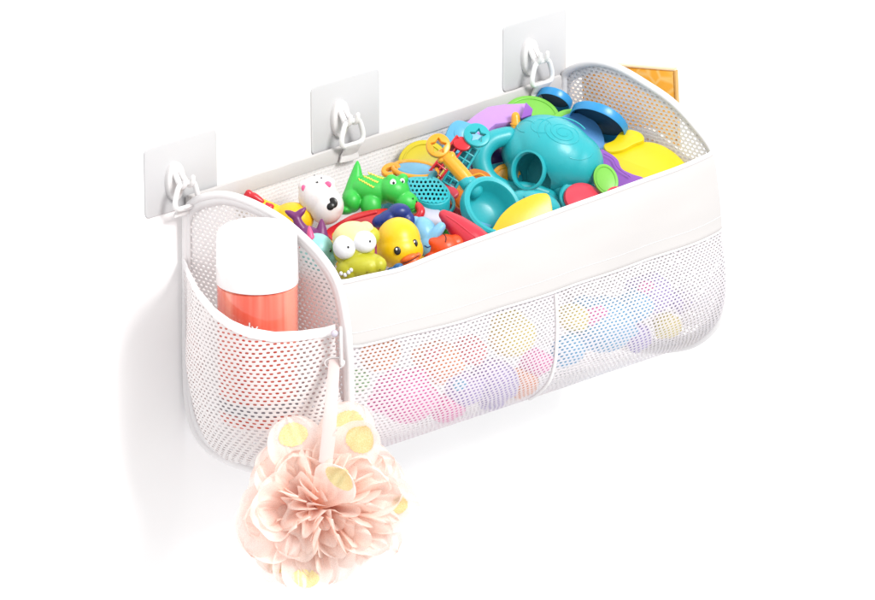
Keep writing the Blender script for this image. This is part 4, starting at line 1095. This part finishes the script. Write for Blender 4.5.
def petal_sheet(a, th, L, Wd, fold, tip, seed, roll, calm=1.0, spot=None):
    """One loop of net drawn out of the gathered eye."""
    NS, NRr = (76, 64) if spot else (34, 28); v = []; f = []; c = []; curl = rnd.choice((-1, .4, 1, 1.3)) if not spot else .3; P_ = {}; gold = []
    er = Vector((math.cos(a) * math.cos(th), -math.sin(th), -math.sin(a) * math.cos(th)))
    et = Vector((-math.sin(a), 0, -math.cos(a)))
    en = er.cross(et).normalized()
    if en.y > 0: en = -en                      # towards the viewer
    q = Matrix.Rotation(roll, 3, er); et = q @ et; en = q @ en
    jx = 0 if spot else 1; o = t.L((CX + (rnd.uniform(-7, 7) + 10 * math.cos(a)) * jx, CY + rnd.uniform(-7, 7) * jx, 4 if not spot or spot[1] < .2 else -26))
    for i in range(NRr + 1):
        r = i / NRr
        w = Wd * (.16 + .84 * min(1, r / .62) ** .85) * math.sqrt(max(0, 1 - max(0, (r - .62) / .38) ** 2.6))
        for j in range(NS + 1):
            s_ = -1 + 2 * j / NS
            n = fold * w * (abs(s_) ** 1.7 - .3) + tip * r ** 3
            n += (3.2 * noise.noise(Vector((s_ * 1.3 + seed, r * 2.4, seed))) + 1.1 * noise.noise(Vector((s_ * 3.5, r * 5 + seed, seed)))) * min(1, r * 2)
            n += 2.2 * math.sin(s_ * 13 + seed) * (1 - r) ** .7 * min(1, r * 3) * calm + 1.1 * math.sin(s_ * 19 + seed * 3 + 4 * r) * calm * r * (1 - .5 * r) + curl * (max(0, r - .6) / .4) ** 2 * 9 + curl * abs(s_) ** 5 * 5 * r
            n += (1.6 * noise.noise(Vector((s_ * 6 + seed, r * 7, seed))) * r ** 2 + 3.2 * math.sin(s_ * (9 + seed % 4) + seed) * r ** 2.5) * calm
            p = o + (er * L * r + et * s_ * w * (1 - .18 * abs(fold)) + en * n + Vector((0, 0, 0))) * K
            if spot: P_[(i, j)] = p + Vector((0, -.0009, 0))
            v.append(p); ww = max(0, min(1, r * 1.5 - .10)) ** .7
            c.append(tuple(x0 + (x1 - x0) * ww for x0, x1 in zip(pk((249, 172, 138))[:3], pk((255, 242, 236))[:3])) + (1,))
    for i in range(NRr):
        for j in range(NS): f.append((i * (NS + 1) + j, i * (NS + 1) + j + 1, (i + 1) * (NS + 1) + j + 1, (i + 1) * (NS + 1) + j))
    if spot:                                   # gold printed spot near the tip, as quads of the same sheet
        r0, rr_, sr = spot
        for i in range(NRr):
            for j in range(NS):
                r = (i + .5) / NRr; s_ = -1 + 2 * (j + .5) / NS
                if ((r - r0) / rr_) ** 2 + (s_ / sr) ** 2 < 1: gold.append([P_[(i, j)], P_[(i, j + 1)], P_[(i + 1, j + 1)], P_[(i + 1, j)]])
        golds.append(gold)
    return v, f, c
golds = []
sheets = []
def ringp(n, th, L, Wd, fold, tip, jit=.25):
    for k in range(n):
        a = 2 * PI * (k + rnd.uniform(-.3, .3)) / n
        ext = 1 + .10 * math.cos(a) + .05 * math.sin(a)        # the eye sits left of the middle
        sheets.append(petal_sheet(a, math.radians(th + rnd.uniform(-14, 14)), L * ext * rnd.uniform(.9, 1.08), Wd * rnd.uniform(.8, 1.2), fold * rnd.uniform(.5, 1.4) * rnd.choice((1, 1, 1, -1)), tip * rnd.uniform(.4, 1.3), rnd.uniform(0, 50), rnd.uniform(-jit, jit)))
ringp(10, -18, 80, 36, .30, -8, .3)
ringp(10, 0, 79, 33, .40, -12, .35)
ringp(9, 16, 75, 29, .5, -14, .5)
ringp(6, 34, 66, 25, .6, -12, .7)
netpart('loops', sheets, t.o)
m_gold, nt, b = new_mat('gold dotted net')
b.inputs['Base Color'].default_value = srgb((240, 206, 116)); b.inputs['Roughness'].default_value = .45; b.inputs['Metallic'].default_value = .25
tc = nt.nodes.new('ShaderNodeTexCoord'); nz = nt.nodes.new('ShaderNodeTexVoronoi'); nz.inputs['Scale'].default_value = 1100
cr = nt.nodes.new('ShaderNodeValToRGB'); cr.color_ramp.elements[0].position = .2; cr.color_ramp.elements[1].position = .75
cr.color_ramp.elements[0].color = srgb((240, 216, 146)); cr.color_ramp.elements[1].color = srgb((252, 234, 180))
nt.links.new(tc.outputs['Object'], nz.inputs['Vector']); nt.links.new(nz.outputs['Distance'], cr.inputs[0]); nt.links.new(cr.outputs[0], b.inputs['Base Color'])
# loops that carry a gold spot near the tip
for gx, gy, th, Wd, rr_, sr in [(293, 434, 4, 30, .13, .55), (350, 424, -6, 30, .12, .6), (361, 438, 16, 26, .14, .62), (343, 473, 40, 25, .26, .70), (306, 578, 8, 27, .10, .55), (276, 566, -4, 24, .08, .4), (400, 504, 12, 30, .075, .34)]:
    dx, dy = gx - CX, gy - CY
    th_ = math.radians(th); L_ = math.hypot(dx, dy) / math.cos(th_) / .80
    golds.clear()
    pt = netpart('spotted_loop', [petal_sheet(math.atan2(dy, dx), th_, L_, Wd, .18, 2, rnd.uniform(0, 50), 0, .25, (.80, rr_, sr))], t.o)
    v = []; f = []
    for q in golds[0]:
        f.append(tuple(range(len(v), len(v) + 4))); v += q
    me_v = v
    go = link('gold_spot', v, f, m_gold, pt)
    bm = bmesh.new(); bm.from_mesh(go.data); bmesh.ops.remove_doubles(bm, verts=bm.verts, dist=1e-6); bmesh.ops.recalc_face_normals(bm, faces=bm.faces); bm.to_mesh(go.data); bm.free()
    md = go.modifiers.new('s', 'SUBSURF'); md.levels = 1; md.render_levels = 1
m_rib = cloth('pink ribbon', (248, 230, 227), trans=.3, wrinkle=.1)
P = [t.L(p) for p in ((333.5, 363, -4), (332.5, 385, -8), (331, 410, -14), (329, 436, -20), (326, 462, -24))]
# ribbon runs up to the ring on the tab
top_w = t.o.matrix_basis.inverted() @ (rc + OFF)
P[0] = Vector((top_w.x, top_w.y - .002, top_w.z + .002)); P[1] = P[0].lerp(P[2], .45)
P, rr = crv(P, [5.6, 6.2, 6.8, 7.2, 7.2]); v, f = sweep(P, [x * K for x in rr], 14, False, .3, up=Vector((0, 1, 0)))
link('hanging_ribbon', v, f, m_rib, t.o)
